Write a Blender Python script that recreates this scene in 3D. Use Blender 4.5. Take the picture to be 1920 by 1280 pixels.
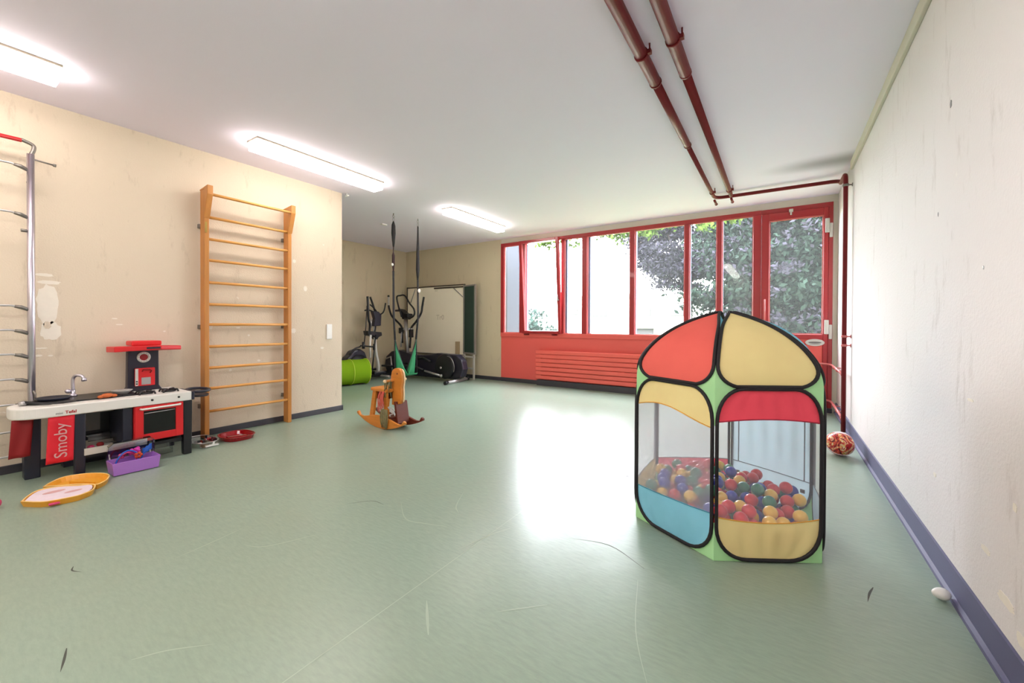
import bpy, bmesh, math, random
import numpy as np
from mathutils import Matrix, Vector
random.seed(7); PI = math.pi
for o in list(bpy.data.objects): bpy.data.objects.remove(o)
C = bpy.context.scene.collection
SC = bpy.context.scene

# ------------------------------------------------------------------ camera
cam_d = bpy.data.cameras.new('camera'); cam = bpy.data.objects.new('camera', cam_d); C.objects.link(cam)
FPX, YAW, PITCH, ROLL, EYE = 763.2849, .5818, -.0077, .0043, 1.0931
_f = Vector((-math.sin(YAW)*math.cos(PITCH), math.cos(YAW)*math.cos(PITCH), math.sin(PITCH)))
_r = Vector((math.cos(YAW), math.sin(YAW), 0)); _u = _r.cross(_f)
_r2 = _r*math.cos(ROLL)+_u*math.sin(ROLL); _u2 = -_r*math.sin(ROLL)+_u*math.cos(ROLL)
mw = Matrix.Identity(4)
for i in range(3): mw[i][0] = _r2[i]; mw[i][1] = _u2[i]; mw[i][2] = -_f[i]
mw[2][3] = EYE
cam.matrix_world = mw
cam_d.sensor_fit = 'HORIZONTAL'; cam_d.sensor_width = 36; cam_d.lens = FPX*36/1920; cam_d.shift_y = -25.6/1920
cam_d.clip_start = .02; cam_d.clip_end = 300
SC.camera = cam

# ------------------------------------------------------------------ light, exposure
SKY = 26.5; LAMP = 10.0; EXPOSURE = 0.88
W = bpy.data.worlds.new('overcast_sky'); SC.world = W; W.use_nodes = True
nt = W.node_tree; nt.nodes.clear()
wo = nt.nodes.new('ShaderNodeOutputWorld'); bg = nt.nodes.new('ShaderNodeBackground')
tc = nt.nodes.new('ShaderNodeTexCoord'); sx = nt.nodes.new('ShaderNodeSeparateXYZ'); cr = nt.nodes.new('ShaderNodeValToRGB')
nt.links.new(tc.outputs['Generated'], sx.inputs[0]); nt.links.new(sx.outputs['Z'], cr.inputs[0])
cr.color_ramp.elements[0].position = 0; cr.color_ramp.elements[0].color = (.94, .96, 1, 1)
cr.color_ramp.elements[1].position = 1; cr.color_ramp.elements[1].color = (.84, .90, 1, 1)
nt.links.new(cr.outputs[0], bg.inputs[0]); bg.inputs[1].default_value = SKY
nt.links.new(bg.outputs[0], wo.inputs[0])
vs = SC.view_settings; vs.view_transform = 'Standard'; vs.look = 'None'; vs.gamma = 1; vs.use_curve_mapping = False
vs.exposure = EXPOSURE
pl = bpy.data.lights.new('window_portal', 'AREA'); pl.shape = 'RECTANGLE'; pl.size = 5.1; pl.size_y = 1.8
try: pl.cycles.is_portal = True
except Exception: pass
po = bpy.data.objects.new('window_portal', pl); C.objects.link(po); po.location = (-1.98, 6.62, 1.8); po.rotation_euler = (-PI/2, 0, 0)

# ------------------------------------------------------------------ room numbers
XL, XR, YW, XA, YL, H, YB = -4.6555, .6018, 6.5175, -7.2155, 3.137, 2.75, -2.3

# ------------------------------------------------------------------ materials
def srgb(r, g, b):
    f = lambda c: (c/255/12.92) if c/255 <= .04045 else ((c/255+.055)/1.055)**2.4
    return (f(r), f(g), f(b), 1)
def mat(name, col, rough=.5, metal=0, var=0, vscale=8, bump=0, bscale=60, spec=.5, stretch=None, coat=0, trans=0, alpha=1, sss=0):
    m = bpy.data.materials.new(name); m.use_nodes = True; nt = m.node_tree; N = nt.nodes; L = nt.links
    b = N['Principled BSDF']
    b.inputs['Base Color'].default_value = col; b.inputs['Roughness'].default_value = rough
    b.inputs['Metallic'].default_value = metal; b.inputs['Specular IOR Level'].default_value = spec
    b.inputs['Coat Weight'].default_value = coat; b.inputs['Transmission Weight'].default_value = trans; b.inputs['Alpha'].default_value = alpha
    tc = N.new('ShaderNodeTexCoord'); mp = N.new('ShaderNodeMapping'); L.new(tc.outputs['Object'], mp.inputs[0])
    if stretch: mp.inputs['Scale'].default_value = stretch
    n = N.new('ShaderNodeTexNoise'); n.inputs['Scale'].default_value = vscale; n.inputs['Detail'].default_value = 5
    L.new(mp.outputs[0], n.inputs['Vector'])
    mx = N.new('ShaderNodeMix'); mx.data_type = 'RGBA'
    v = max(var, .02)
    mx.inputs['A'].default_value = tuple(c*(1-v) for c in col[:3])+(1,); mx.inputs['B'].default_value = tuple(min(1, c*(1+v)) for c in col[:3])+(1,)
    L.new(n.outputs['Fac'], mx.inputs['Factor']); L.new(mx.outputs['Result'], b.inputs['Base Color'])
    if bump:
        n2 = N.new('ShaderNodeTexNoise'); n2.inputs['Scale'].default_value = bscale; n2.inputs['Detail'].default_value = 3
        L.new(mp.outputs[0], n2.inputs['Vector'])
        bp = N.new('ShaderNodeBump'); bp.inputs['Strength'].default_value = bump; bp.inputs['Distance'].default_value = .01
        L.new(n2.outputs['Fac'], bp.inputs['Height']); L.new(bp.outputs[0], b.inputs['Normal'])
    return m
def emat(name, col, s):
    m = bpy.data.materials.new(name); m.use_nodes = True; nt = m.node_tree; nt.nodes.clear()
    o = nt.nodes.new('ShaderNodeOutputMaterial'); e = nt.nodes.new('ShaderNodeEmission'); e.inputs[0].default_value = col; e.inputs[1].default_value = s
    nt.links.new(e.outputs[0], o.inputs[0]); return m
def sheet(name, col, transp=.0, transl=.5, tint=(1, 1, 1, 1), gloss=0):
    """thin cloth, net or film: diffuse + translucent, partly see-through"""
    m = bpy.data.materials.new(name); m.use_nodes = True; nt = m.node_tree; N = nt.nodes; L = nt.links; N.clear()
    o = N.new('ShaderNodeOutputMaterial'); d = N.new('ShaderNodeBsdfDiffuse'); t = N.new('ShaderNodeBsdfTranslucent')
    tc = N.new('ShaderNodeTexCoord'); n = N.new('ShaderNodeTexNoise'); n.inputs['Scale'].default_value = 6; n.inputs['Detail'].default_value = 3
    mx = N.new('ShaderNodeMix'); mx.data_type = 'RGBA'; mx.inputs['A'].default_value = tuple(c*.9 for c in col[:3])+(1,); mx.inputs['B'].default_value = tuple(min(1, c*1.08) for c in col[:3])+(1,)
    L.new(tc.outputs['Object'], n.inputs['Vector']); L.new(n.outputs['Fac'], mx.inputs['Factor'])
    L.new(mx.outputs['Result'], d.inputs[0]); L.new(mx.outputs['Result'], t.inputs[0])
    a = N.new('ShaderNodeMixShader'); a.inputs[0].default_value = transl; L.new(d.outputs[0], a.inputs[1]); L.new(t.outputs[0], a.inputs[2])
    last = a
    if gloss:
        g = N.new('ShaderNodeBsdfGlossy'); g.inputs['Roughness'].default_value = .15; g.inputs[0].default_value = (1, 1, 1, 1)
        b = N.new('ShaderNodeMixShader'); b.inputs[0].default_value = gloss; L.new(last.outputs[0], b.inputs[1]); L.new(g.outputs[0], b.inputs[2]); last = b
    if transp:
        tr = N.new('ShaderNodeBsdfTransparent'); tr.inputs[0].default_value = tint
        b = N.new('ShaderNodeMixShader'); b.inputs[0].default_value = transp; L.new(last.outputs[0], b.inputs[1]); L.new(tr.outputs[0], b.inputs[2]); last = b
    L.new(last.outputs[0], o.inputs[0]); return m
def glassy(name, tint=(1, 1, 1, 1), refl=.06, dust_veil=0):
    m = bpy.data.materials.new(name); m.use_nodes = True; nt = m.node_tree; N = nt.nodes; L = nt.links; N.clear()
    o = N.new('ShaderNodeOutputMaterial'); tr = N.new('ShaderNodeBsdfTransparent'); tr.inputs[0].default_value = tint
    g = N.new('ShaderNodeBsdfGlossy'); g.inputs['Roughness'].default_value = .02
    lw = N.new('ShaderNodeFresnel'); lw.inputs[0].default_value = 1.45
    mu = N.new('ShaderNodeMath'); mu.operation = 'MULTIPLY'; mu.inputs[1].default_value = refl/.04
    mu.use_clamp = True
    L.new(lw.outputs[0], mu.inputs[0])
    b = N.new('ShaderNodeMixShader'); L.new(mu.outputs[0], b.inputs[0]); L.new(g.outputs[0], b.inputs[2]); L.new(b.outputs[0], o.inputs[0])
    if dust_veil:  # translucent share: pane dust plus a white veil standing in for room reflections
        ts = N.new('ShaderNodeBsdfTranslucent'); d = N.new('ShaderNodeMixShader'); d.inputs[0].default_value = dust_veil
        L.new(tr.outputs[0], d.inputs[1]); L.new(ts.outputs[0], d.inputs[2]); L.new(d.outputs[0], b.inputs[1])
    else: L.new(tr.outputs[0], b.inputs[1])
    return m

def wall_mat(name, col, chips=.5, bump=.25):
    """painted woodchip plaster with small knocked-off chips and faint stains"""
    m = mat(name, col, rough=.75, var=.035, vscale=1.2, bump=bump, bscale=90, spec=.25)
    nt = m.node_tree; N = nt.nodes; L = nt.links; b = N['Principled BSDF']
    old = b.inputs['Base Color'].links[0].from_socket
    tc = N.new('ShaderNodeTexCoord')
    v = N.new('ShaderNodeTexVoronoi'); v.inputs['Scale'].default_value = 3.2; v.inputs['Randomness'].default_value = 1
    ns = N.new('ShaderNodeTexNoise'); ns.inputs['Scale'].default_value = 22; ns.inputs['Detail'].default_value = 4
    ad = N.new('ShaderNodeVectorMath'); ad.operation = 'MULTIPLY_ADD'; ad.inputs[1].default_value = (.1, .1, .1)
    L.new(tc.outputs['Object'], ns.inputs['Vector']); L.new(ns.outputs['Color'], ad.inputs[0]); L.new(tc.outputs['Object'], ad.inputs[2])
    L.new(ad.outputs[0], v.inputs['Vector'])
    r = N.new('ShaderNodeValToRGB'); r.color_ramp.elements[0].position = .035; r.color_ramp.elements[0].color = (1, 1, 1, 1)
    r.color_ramp.elements[1].position = .045; r.color_ramp.elements[1].color = (0, 0, 0, 1)
    L.new(v.outputs['Distance'], r.inputs[0])
    mm = N.new('ShaderNodeMath'); mm.operation = 'MULTIPLY'; mm.inputs[1].default_value = chips; L.new(r.outputs[0], mm.inputs[0])
    mx = N.new('ShaderNodeMix'); mx.data_type = 'RGBA'; mx.inputs['B'].default_value = (.85, .82, .76, 1)
    L.new(mm.outputs[0], mx.inputs['Factor']); L.new(old, mx.inputs['A'])
    # dull scuffs, stretched upright
    mp = N.new('ShaderNodeMapping'); mp.inputs['Scale'].default_value = (5, 5, 1.3); L.new(tc.outputs['Object'], mp.inputs[0])
    n3 = N.new('ShaderNodeTexNoise'); n3.inputs['Scale'].default_value = 2.2; n3.inputs['Detail'].default_value = 7; n3.inputs['Roughness'].default_value = .7; L.new(mp.outputs[0], n3.inputs['Vector'])
    r3 = N.new('ShaderNodeValToRGB'); r3.color_ramp.elements[0].position = .58; r3.color_ramp.elements[0].color = (1, 1, 1, 1); r3.color_ramp.elements[1].position = .8; r3.color_ramp.elements[1].color = (.72, .69, .66, 1)
    L.new(n3.outputs['Fac'], r3.inputs[0])
    m2 = N.new('ShaderNodeMix'); m2.data_type = 'RGBA'; m2.blend_type = 'MULTIPLY'; m2.inputs['Factor'].default_value = 1
    L.new(mx.outputs['Result'], m2.inputs['A']); L.new(r3.outputs[0], m2.inputs['B']); L.new(m2.outputs['Result'], b.inputs['Base Color'])
    return m

def floor_mat():
    m = mat('green_linoleum', srgb(138, 158, 143), rough=.3, var=.04, vscale=1.1, spec=.5)
    nt = m.node_tree; N = nt.nodes; L = nt.links; b = N['Principled BSDF']; old = b.inputs['Base Color'].links[0].from_socket
    tc = N.new('ShaderNodeTexCoord')
    def streak(scale, rot, lo, hi, sc):
        mp = N.new('ShaderNodeMapping'); mp.inputs['Scale'].default_value = scale; mp.inputs['Rotation'].default_value = (0, 0, rot); L.new(tc.outputs['Object'], mp.inputs[0])
        n = N.new('ShaderNodeTexNoise'); n.inputs['Scale'].default_value = sc; n.inputs['Detail'].default_value = 3 if sc < 2 else 8; n.inputs['Roughness'].default_value = .6; L.new(mp.outputs[0], n.inputs['Vector'])
        r = N.new('ShaderNodeValToRGB'); r.color_ramp.elements[0].position = lo; r.color_ramp.elements[1].position = hi; L.new(n.outputs['Fac'], r.inputs[0]); return r.outputs[0]
    # marbled dashes of the lino
    d = streak((1, 4, 1), .5, .25, .75, 18)
    mx = N.new('ShaderNodeMix'); mx.data_type = 'RGBA'; mx.blend_type = 'MULTIPLY'; mx.inputs['B'].default_value = (1.22, 1.2, 1.15, 1); mx.inputs['Factor'].default_value = 1
    sc_ = N.new('ShaderNodeMix'); sc_.data_type = 'RGBA'; sc_.inputs['A'].default_value = (.84, .86, .87, 1); sc_.inputs['B'].default_value = (1.14, 1.12, 1.10, 1)
    L.new(d, sc_.inputs['Factor']); L.new(old, mx.inputs['A']); L.new(sc_.outputs['Result'], mx.inputs['B'])
    # traffic wear: browner areas
    wv = streak((1, 1, 1), 0, .3, .8, .9)
    m2 = N.new('ShaderNodeMix'); m2.data_type = 'RGBA'; m2.inputs['B'].default_value = srgb(146, 152, 130)
    mf = N.new('ShaderNodeMath'); mf.operation = 'MULTIPLY'; mf.inputs[1].default_value = .4; L.new(wv, mf.inputs[0]); L.new(mf.outputs[0], m2.inputs['Factor']); L.new(mx.outputs['Result'], m2.inputs['A'])
    L.new(m2.outputs['Result'], b.inputs['Base Color'])
    nb = N.new('ShaderNodeTexNoise'); nb.inputs['Scale'].default_value = 7; nb.inputs['Detail'].default_value = 6; L.new(tc.outputs['Object'], nb.inputs['Vector'])
    bp = N.new('ShaderNodeBump'); bp.inputs['Strength'].default_value = .08; bp.inputs['Distance'].default_value = .02; L.new(nb.outputs['Fac'], bp.inputs['Height']); L.new(bp.outputs[0], b.inputs['Normal'])
    return m

def ceil_mat():
    m = mat('ceiling_paint', srgb(240, 232, 250), rough=.8, var=.02, vscale=.8, bump=.05, bscale=200, spec=.2)
    nt = m.node_tree; N = nt.nodes; L = nt.links; b = N['Principled BSDF']; old = b.inputs['Base Color'].links[0].from_socket
    # soot stain beside the riser pipe
    ge = N.new('ShaderNodeNewGeometry'); mp = N.new('ShaderNodeVectorMath'); mp.operation = 'SUBTRACT'; mp.inputs[1].default_value = (.45, 5.2, H)
    ms = N.new('ShaderNodeVectorMath'); ms.operation = 'MULTIPLY'; ms.inputs[1].default_value = (1.3, 3.2, 1)
    ln = N.new('ShaderNodeVectorMath'); ln.operation = 'LENGTH'; L.new(ge.outputs['Position'], mp.inputs[0]); L.new(mp.outputs[0], ms.inputs[0]); L.new(ms.outputs[0], ln.inputs[0])
    r = N.new('ShaderNodeValToRGB'); r.color_ramp.elements[0].color = (.45, .45, .44, 1); r.color_ramp.elements[1].color = (1, 1, 1, 1); r.color_ramp.elements[1].position = .95; r.color_ramp.interpolation = 'EASE'
    L.new(ln.outputs['Value'], r.inputs[0])
    mx = N.new('ShaderNodeMix'); mx.data_type = 'RGBA'; mx.blend_type = 'MULTIPLY'; mx.inputs['Factor'].default_value = 1; L.new(old, mx.inputs['A']); L.new(r.outputs[0], mx.inputs['B']); L.new(mx.outputs['Result'], b.inputs['Base Color'])
    return m

def swirl_mat():
    m = mat('printed_ball_vinyl', (.6, .1, .08, 1), rough=.3)
    nt = m.node_tree; N = nt.nodes; L = nt.links; b = N['Principled BSDF']
    tc = N.new('ShaderNodeTexCoord'); n = N.new('ShaderNodeTexNoise'); n.inputs['Scale'].default_value = 14; n.inputs['Detail'].default_value = 2; n.inputs['Distortion'].default_value = 2.2
    L.new(tc.outputs['Object'], n.inputs['Vector']); r = N.new('ShaderNodeValToRGB'); r.color_ramp.interpolation = 'CONSTANT'
    e = r.color_ramp.elements; e[0].position = 0; e[0].color = (.03, .01, .01, 1); e[1].position = .38; e[1].color = (.5, .02, .02, 1)
    for p, c in ((.45, (.75, .1, .06, 1)), (.52, (.85, .5, .12, 1)), (.57, (.9, .75, .5, 1)), (.61, (.55, .03, .03, 1)), (.7, (.05, .02, .02, 1))):
        k = e.new(p); k.color = c
    L.new(n.outputs['Fac'], r.inputs[0]); L.new(r.outputs[0], b.inputs['Base Color']); return m

def wood_mat(name, col, axis='Z'):
    st = {'Z': (14, 14, 1.2), 'Y': (14, 1.2, 14), 'X': (1.2, 14, 14)}[axis]
    return mat(name, col, rough=.38, var=.22, vscale=3, stretch=st, bump=.05, bscale=20)

M = dict(
    floor=floor_mat(), ceiling=ceil_mat(),
    wall_l=wall_mat('beige_wall_paint', srgb(216, 201, 181), .5), wall_r=wall_mat('pale_wall_paint', srgb(222, 216, 215), .35, .2),
    wall_a=wall_mat('alcove_wall_paint', srgb(208, 194, 166), .1), wall_plain=mat('cream_paint', srgb(214, 206, 192), .7, var=.03, bump=.1, bscale=90),
    patch=mat('filler_plaster', srgb(232, 224, 212), .9, var=.05, vscale=30),
    base=mat('dark_rubber_skirting', srgb(62, 60, 68), .35, var=.1), base_r=mat('grey_rubber_skirting', srgb(92, 92, 124), .6, var=.08),
    red=mat('red_gloss_paint', srgb(166, 36, 42), .35, var=.06, vscale=3, coat=.2), redl=mat('red_panel_paint', srgb(234, 98, 90), .4, var=.05, vscale=2),
    rad=mat('radiator_red_enamel', srgb(240, 104, 92), .35, var=.03), pipe=mat('dark_red_pipe_enamel', srgb(112, 20, 25), .5, var=.12, vscale=3, spec=.3),
    pipel=mat('light_red_pipe_enamel', srgb(205, 110, 108), .3, var=.05),
    bluegrey=mat('outer_frame_metal', srgb(74, 78, 104), .5), white=mat('white_plastic', srgb(228, 226, 222), .35), offwhite=mat('aged_white_plastic', srgb(205, 202, 195), .4, var=.05),
    black=mat('black_plastic', srgb(22, 22, 28), .4), navy=mat('navy_black_plastic', srgb(34, 36, 52), .38), grey=mat('grey_plastic', srgb(120, 116, 114), .5),
    charcoal=mat('charcoal_plastic', srgb(36, 32, 48), .35), silver=mat('silver_metal', srgb(190, 188, 190), .3, .7), chrome=mat('chrome_metal', srgb(205, 200, 212), .32, 1, var=.1),
    steel=mat('dull_steel', srgb(130, 125, 120), .4, .8), toyred=mat('bright_red_plastic', srgb(212, 32, 38), .35), darkred=mat('dark_red_cloth', srgb(138, 10, 18), .6),
    towel=mat('red_towel_print', srgb(218, 24, 44), .6), ink=mat('grey_print', srgb(205, 160, 160), .6), inkred=mat('red_print', srgb(170, 25, 30), .5), faint=mat('faded_marker', srgb(214, 202, 182), .6),
    pine=wood_mat('varnished_pine', srgb(188, 126, 62)), piney=wood_mat('varnished_pine_rail', srgb(218, 158, 84), 'Y'), pinel=wood_mat('honey_pine', srgb(206, 128, 50), 'X'),
    maroon=wood_mat('maroon_stained_wood', srgb(104, 44, 32), 'X'), pale_edge=mat('bare_wood_edge', srgb(232, 200, 158), .6),
    rope=mat('yarn_olive', srgb(128, 120, 84), .9, var=.4, vscale=80), pinkyarn=mat('yarn_pink', srgb(210, 96, 84), .9), greyrag=mat('grey_ribbon', srgb(190, 188, 186), .8),
    glass=glassy('window_glass', (.97, .98, .98, 1), .014, .009), clear=glassy('clear_plastic', (.86, .87, .88, 1), .14), redclear=glassy('red_clear_plastic', (.55, .03, .04, 1), .12),
    purple=mat('lilac_plastic', srgb(172, 118, 205), .35), magenta=mat('magenta_plastic', srgb(200, 40, 160), .4), blue=mat('blue_plastic', srgb(20, 90, 190), .35), pink=mat('pink_plastic', srgb(205, 60, 110), .4),
    orange=mat('orange_flower', srgb(190, 62, 24), .6), yellowp=mat('amber_plastic', srgb(225, 160, 50), .3, var=.04), yellowl=mat('pale_amber_rim', srgb(240, 205, 130), .4), card=mat('printed_card', srgb(222, 208, 218), .6, var=.12, vscale=30),
    bread=mat('brown_crust', srgb(190, 95, 40), .6, var=.3, vscale=40), board=mat('whiteboard_face', srgb(254, 244, 224), .35, var=.02), boardframe=mat('board_frame_grey', srgb(150, 146, 140), .4, .3), green_board=mat('green_chalkboard', srgb(38, 62, 54), .6, var=.1),
    dframe=mat('board_dark_frame', srgb(70, 58, 50), .5), cgreen=mat('swing_cloth_green', srgb(28, 118, 72), .75, var=.1, vscale=10), strap=mat('black_webbing', srgb(26, 22, 26), .8), strapred=mat('maroon_webbing', srgb(48, 20, 24), .8),
    lime=sheet('lime_nylon', srgb(150, 192, 44), 0, .35), limeedge=mat('lime_piping', srgb(200, 225, 70), .5), binding=mat('black_binding_tape', srgb(24, 20, 26), .7),
    t_yellow=sheet('tent_yellow_nylon', srgb(255, 230, 166), 0, .16), t_red=sheet('tent_red_nylon', srgb(255, 118, 108), 0, .16), t_crim=sheet('tent_crimson_nylon', srgb(252, 90, 108), 0, .16), t_pink=sheet('tent_back_red_nylon', srgb(252, 110, 130), 0, .16),
    t_green=sheet('tent_green_nylon', srgb(184, 238, 178), 0, .16), t_blue=sheet('tent_blue_nylon', srgb(140, 212, 240), 0, .16, gloss=.05), t_lblue=sheet('tent_pale_blue_nylon', srgb(206, 232, 246), .1, .6, gloss=.03),
    t_net=sheet('tent_white_net', srgb(226, 226, 238), .62, .5), t_net2=sheet('tent_sheer_net', srgb(226, 226, 238), .8, .5), seam=mat('grey_seam_tape', srgb(120, 130, 140), .7), seamy=mat('amber_seam', srgb(222, 160, 60), .7), seamb=mat('teal_seam', srgb(60, 140, 170), .7), seamr=mat('crimson_seam', srgb(170, 30, 60), .7),
    b_red=mat('ball_red', srgb(214, 40, 48), .3), b_blue=mat('ball_blue', srgb(34, 52, 170), .3), b_yellow=mat('ball_yellow', srgb(242, 196, 80), .3), b_green=mat('ball_green', srgb(40, 130, 100), .3),
    swirl=swirl_mat(), pinkwhite=mat('pale_pink_vinyl', srgb(232, 205, 210), .3), paper=mat('white_paper_tag', srgb(235, 230, 225), .8),
    brass=mat('worn_brass', srgb(190, 160, 90), .35, .8), scratch_l=mat('pale_scuff', srgb(160, 176, 158), .4), scratch_d=mat('dark_scuff', srgb(62, 66, 58), .6),
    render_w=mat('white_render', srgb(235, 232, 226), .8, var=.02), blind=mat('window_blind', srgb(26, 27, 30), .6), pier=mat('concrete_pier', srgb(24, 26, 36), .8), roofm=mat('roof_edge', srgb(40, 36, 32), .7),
    grass=mat('lawn', srgb(80, 100, 56), .9, var=.3, vscale=8), bark=mat('tree_bark', srgb(40, 34, 30), .9, var=.3, vscale=20),
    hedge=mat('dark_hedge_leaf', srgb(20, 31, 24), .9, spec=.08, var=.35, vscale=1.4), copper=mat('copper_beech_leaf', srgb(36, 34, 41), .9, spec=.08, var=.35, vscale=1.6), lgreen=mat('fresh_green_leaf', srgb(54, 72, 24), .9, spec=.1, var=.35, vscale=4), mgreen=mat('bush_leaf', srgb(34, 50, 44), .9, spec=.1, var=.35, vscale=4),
    lamp=emat('lit_diffuser', (1, .91, .83, 1), LAMP), lamp_fill=emat('fill_lamp_diffuser', (1, .94, .87, 1), LAMP*1.6), lampbase=mat('lamp_tray_white', srgb(170, 160, 140), .5),
    cardb=mat('beige_cardboard', srgb(178, 156, 124), .8), hose=mat('cable_dark', srgb(30, 28, 30), .5), red_dark=mat('dark_front_panel', srgb(10, 10, 12), .25),
)

# ------------------------------------------------------------------ mesh helpers
class MB:
    def __init__(s, xf=None): s.v = []; s.f = []; s.sm = []; s.xf = xf
    def add(s, vs, fs, smooth=False):
        n = len(s.v)
        for p in vs:
            p = Vector(p)
            s.v.append(tuple(s.xf @ p) if s.xf else tuple(p))
        for f in fs: s.f.append(tuple(i+n for i in f)); s.sm.append(smooth)
        return s
    def box(s, x0, x1, y0, y1, z0, z1):
        return s.add([(x0,y0,z0),(x1,y0,z0),(x1,y1,z0),(x0,y1,z0),(x0,y0,z1),(x1,y0,z1),(x1,y1,z1),(x0,y1,z1)],
                     [(0,3,2,1),(4,5,6,7),(0,1,5,4),(1,2,6,5),(2,3,7,6),(3,0,4,7)])
    def tube(s, pts, r, n=10, closed=False, flat=1.0, cap=True):
        P = [Vector(p) for p in pts]; k = len(P); rs = r if isinstance(r, (list, tuple)) else [r]*k
        T = []
        for i in range(k):
            a = P[(i-1) % k] if (closed or i > 0) else P[i]; b = P[(i+1) % k] if (closed or i < k-1) else P[i]
            t = b-a; T.append(t.normalized() if t.length > 1e-9 else Vector((0, 0, 1)))
        up = Vector((0, 0, 1)) if abs(T[0].z) < .9 else Vector((1, 0, 0))
        nrm = (up-T[0]*up.dot(T[0])).normalized(); vs = []
        for i in range(k):
            nrm = (nrm-T[i]*nrm.dot(T[i])); nrm = nrm.normalized() if nrm.length > 1e-6 else T[i].orthogonal().normalized()
            bn = T[i].cross(nrm)
            for j in range(n):
                a = 2*PI*j/n; vs.append(P[i]+nrm*math.cos(a)*rs[i]*flat+bn*math.sin(a)*rs[i])
        fs = []
        for i in range(k if closed else k-1):
            for j in range(n):
                a = i*n+j; b = i*n+(j+1) % n; c = ((i+1) % k)*n+(j+1) % n; d = ((i+1) % k)*n+j; fs.append((a, b, c, d))
        s.add(vs, fs, True)
        if cap and not closed:
            m = len(s.v)-len(vs)
            s.f.append(tuple(m+j for j in reversed(range(n)))); s.sm.append(False)
            s.f.append(tuple(m+(k-1)*n+j for j in range(n))); s.sm.append(False)
        return s
    def cyl(s, a, b, r, n=16): return s.tube([a, b], r, n)
    def lathe(s, prof, c=(0, 0, 0), n=24, ax='Z'):
        vs = []; k = len(prof)
        for r, z in prof:
            for j in range(n):
                a = 2*PI*j/n; x, y = r*math.cos(a), r*math.sin(a)
                q = {'Z': (x, y, z), 'X': (z, x, y), 'Y': (x, z, y)}[ax]; vs.append((c[0]+q[0], c[1]+q[1], c[2]+q[2]))
        fs = [(i*n+j, i*n+(j+1) % n, (i+1)*n+(j+1) % n, (i+1)*n+j) for i in range(k-1) for j in range(n)]
        return s.add(vs, fs, True)
    def sphere(s, c, r, n=16, sc=(1, 1, 1)):
        prof = [(max(r*math.sin(PI*i/(n//2)), 1e-5), -r*math.cos(PI*i/(n//2))) for i in range(n//2+1)]
        m = len(s.v); xf = s.xf; s.xf = None; s.lathe(prof, n=n)
        s.xf = xf
        for i in range(m, len(s.v)):
            p = Vector((s.v[i][0]*sc[0]+c[0], s.v[i][1]*sc[1]+c[1], s.v[i][2]*sc[2]+c[2])); s.v[i] = tuple(xf @ p) if xf else tuple(p)
        return s
    def prism(s, out, d0, d1, ax='Z'):
        """outline polygon extruded along ax from d0 to d1; outline in the two other axes (XY, YZ for X, XZ for Y)"""
        def q(a, b, d): return {'Z': (a, b, d), 'X': (d, a, b), 'Y': (a, d, b)}[ax]
        n = len(out); vs = [q(a, b, d0) for a, b in out]+[q(a, b, d1) for a, b in out]
        return s.add(vs, [tuple(reversed(range(n))), tuple(range(n, 2*n))]+[(i, (i+1) % n, n+(i+1) % n, n+i) for i in range(n)])
    def grid(s, fn, nu, nv, smooth=True):
        vs = [fn(i/nu, j/nv) for i in range(nu+1) for j in range(nv+1)]
        return s.add(vs, [(i*(nv+1)+j, (i+1)*(nv+1)+j, (i+1)*(nv+1)+j+1, i*(nv+1)+j+1) for i in range(nu) for j in range(nv)], smooth)
    def build(s, name, material, parent=None, bevel=0, label=None, kind=None, solid=0, seg=2):
        me = bpy.data.meshes.new(name); me.from_pydata(s.v, [], s.f)
        me.polygons.foreach_set('use_smooth', s.sm); me.materials.append(material); me.update()
        bm = bmesh.new(); bm.from_mesh(me); bmesh.ops.recalc_face_normals(bm, faces=bm.faces) if not solid and kind != 'stuff' else None
        if bevel:
            ed = [e for e in bm.edges if len(e.link_faces) == 2 and e.calc_face_angle(0) > .6]
            bmesh.ops.bevel(bm, geom=ed, offset=bevel, segments=seg, affect='EDGES', profile=.5, clamp_overlap=True)
        bm.to_mesh(me); bm.free()
        o = bpy.data.objects.new(name, me); C.objects.link(o)
        if parent:
            o.parent = parent; o.matrix_parent_inverse = pworld(parent).inverted()
        if solid:
            md = o.modifiers.new('thickness', 'SOLIDIFY'); md.thickness = solid; md.offset = 0
        if label: o['label'] = label
        if kind: o['kind'] = kind
        return o
def pworld(p):
    m = Matrix.Translation(p.location)
    return pworld(p.parent) @ p.matrix_parent_inverse @ m if p.parent else m
def tag(o, label, cat, group=None):
    o['label'] = label; o['category'] = cat
    if group: o['group'] = group
    return o
def thing(name, loc, label, cat, group=None):
    o = bpy.data.objects.new(name, None); o.location = loc; o.empty_display_size = .1; C.objects.link(o); return tag(o, label, cat, group)
def struct(o): o['kind'] = 'structure'; return o
def B(*a, **k): return MB().box(*a)
def text_mesh(name, txt, size, depth, xf, material, parent, spacing=1.0, shear=0, outline=0):
    cu = bpy.data.curves.new(name, 'FONT'); cu.body = txt; cu.size = size; cu.extrude = depth; cu.align_x = 'CENTER'; cu.align_y = 'CENTER'; cu.space_character = spacing; cu.shear = shear
    cu.resolution_u = 3; cu.offset = outline
    t = bpy.data.objects.new(name, cu); C.objects.link(t)
    bpy.context.view_layer.update()
    me = bpy.data.meshes.new_from_object(t.evaluated_get(bpy.context.evaluated_depsgraph_get()))
    bpy.data.objects.remove(t); me.transform(xf); me.materials.clear(); me.materials.append(material)
    o = bpy.data.objects.new(name, me); C.objects.link(o); o.parent = parent; o.matrix_parent_inverse = pworld(parent).inverted(); return o
def arcpts(p0, p1, p2, n=8):
    p0, p1, p2 = map(Vector, (p0, p1, p2)); return [p0*(1-t)**2+p1*2*t*(1-t)+p2*t*t for t in [i/n for i in range(n+1)]]
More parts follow.
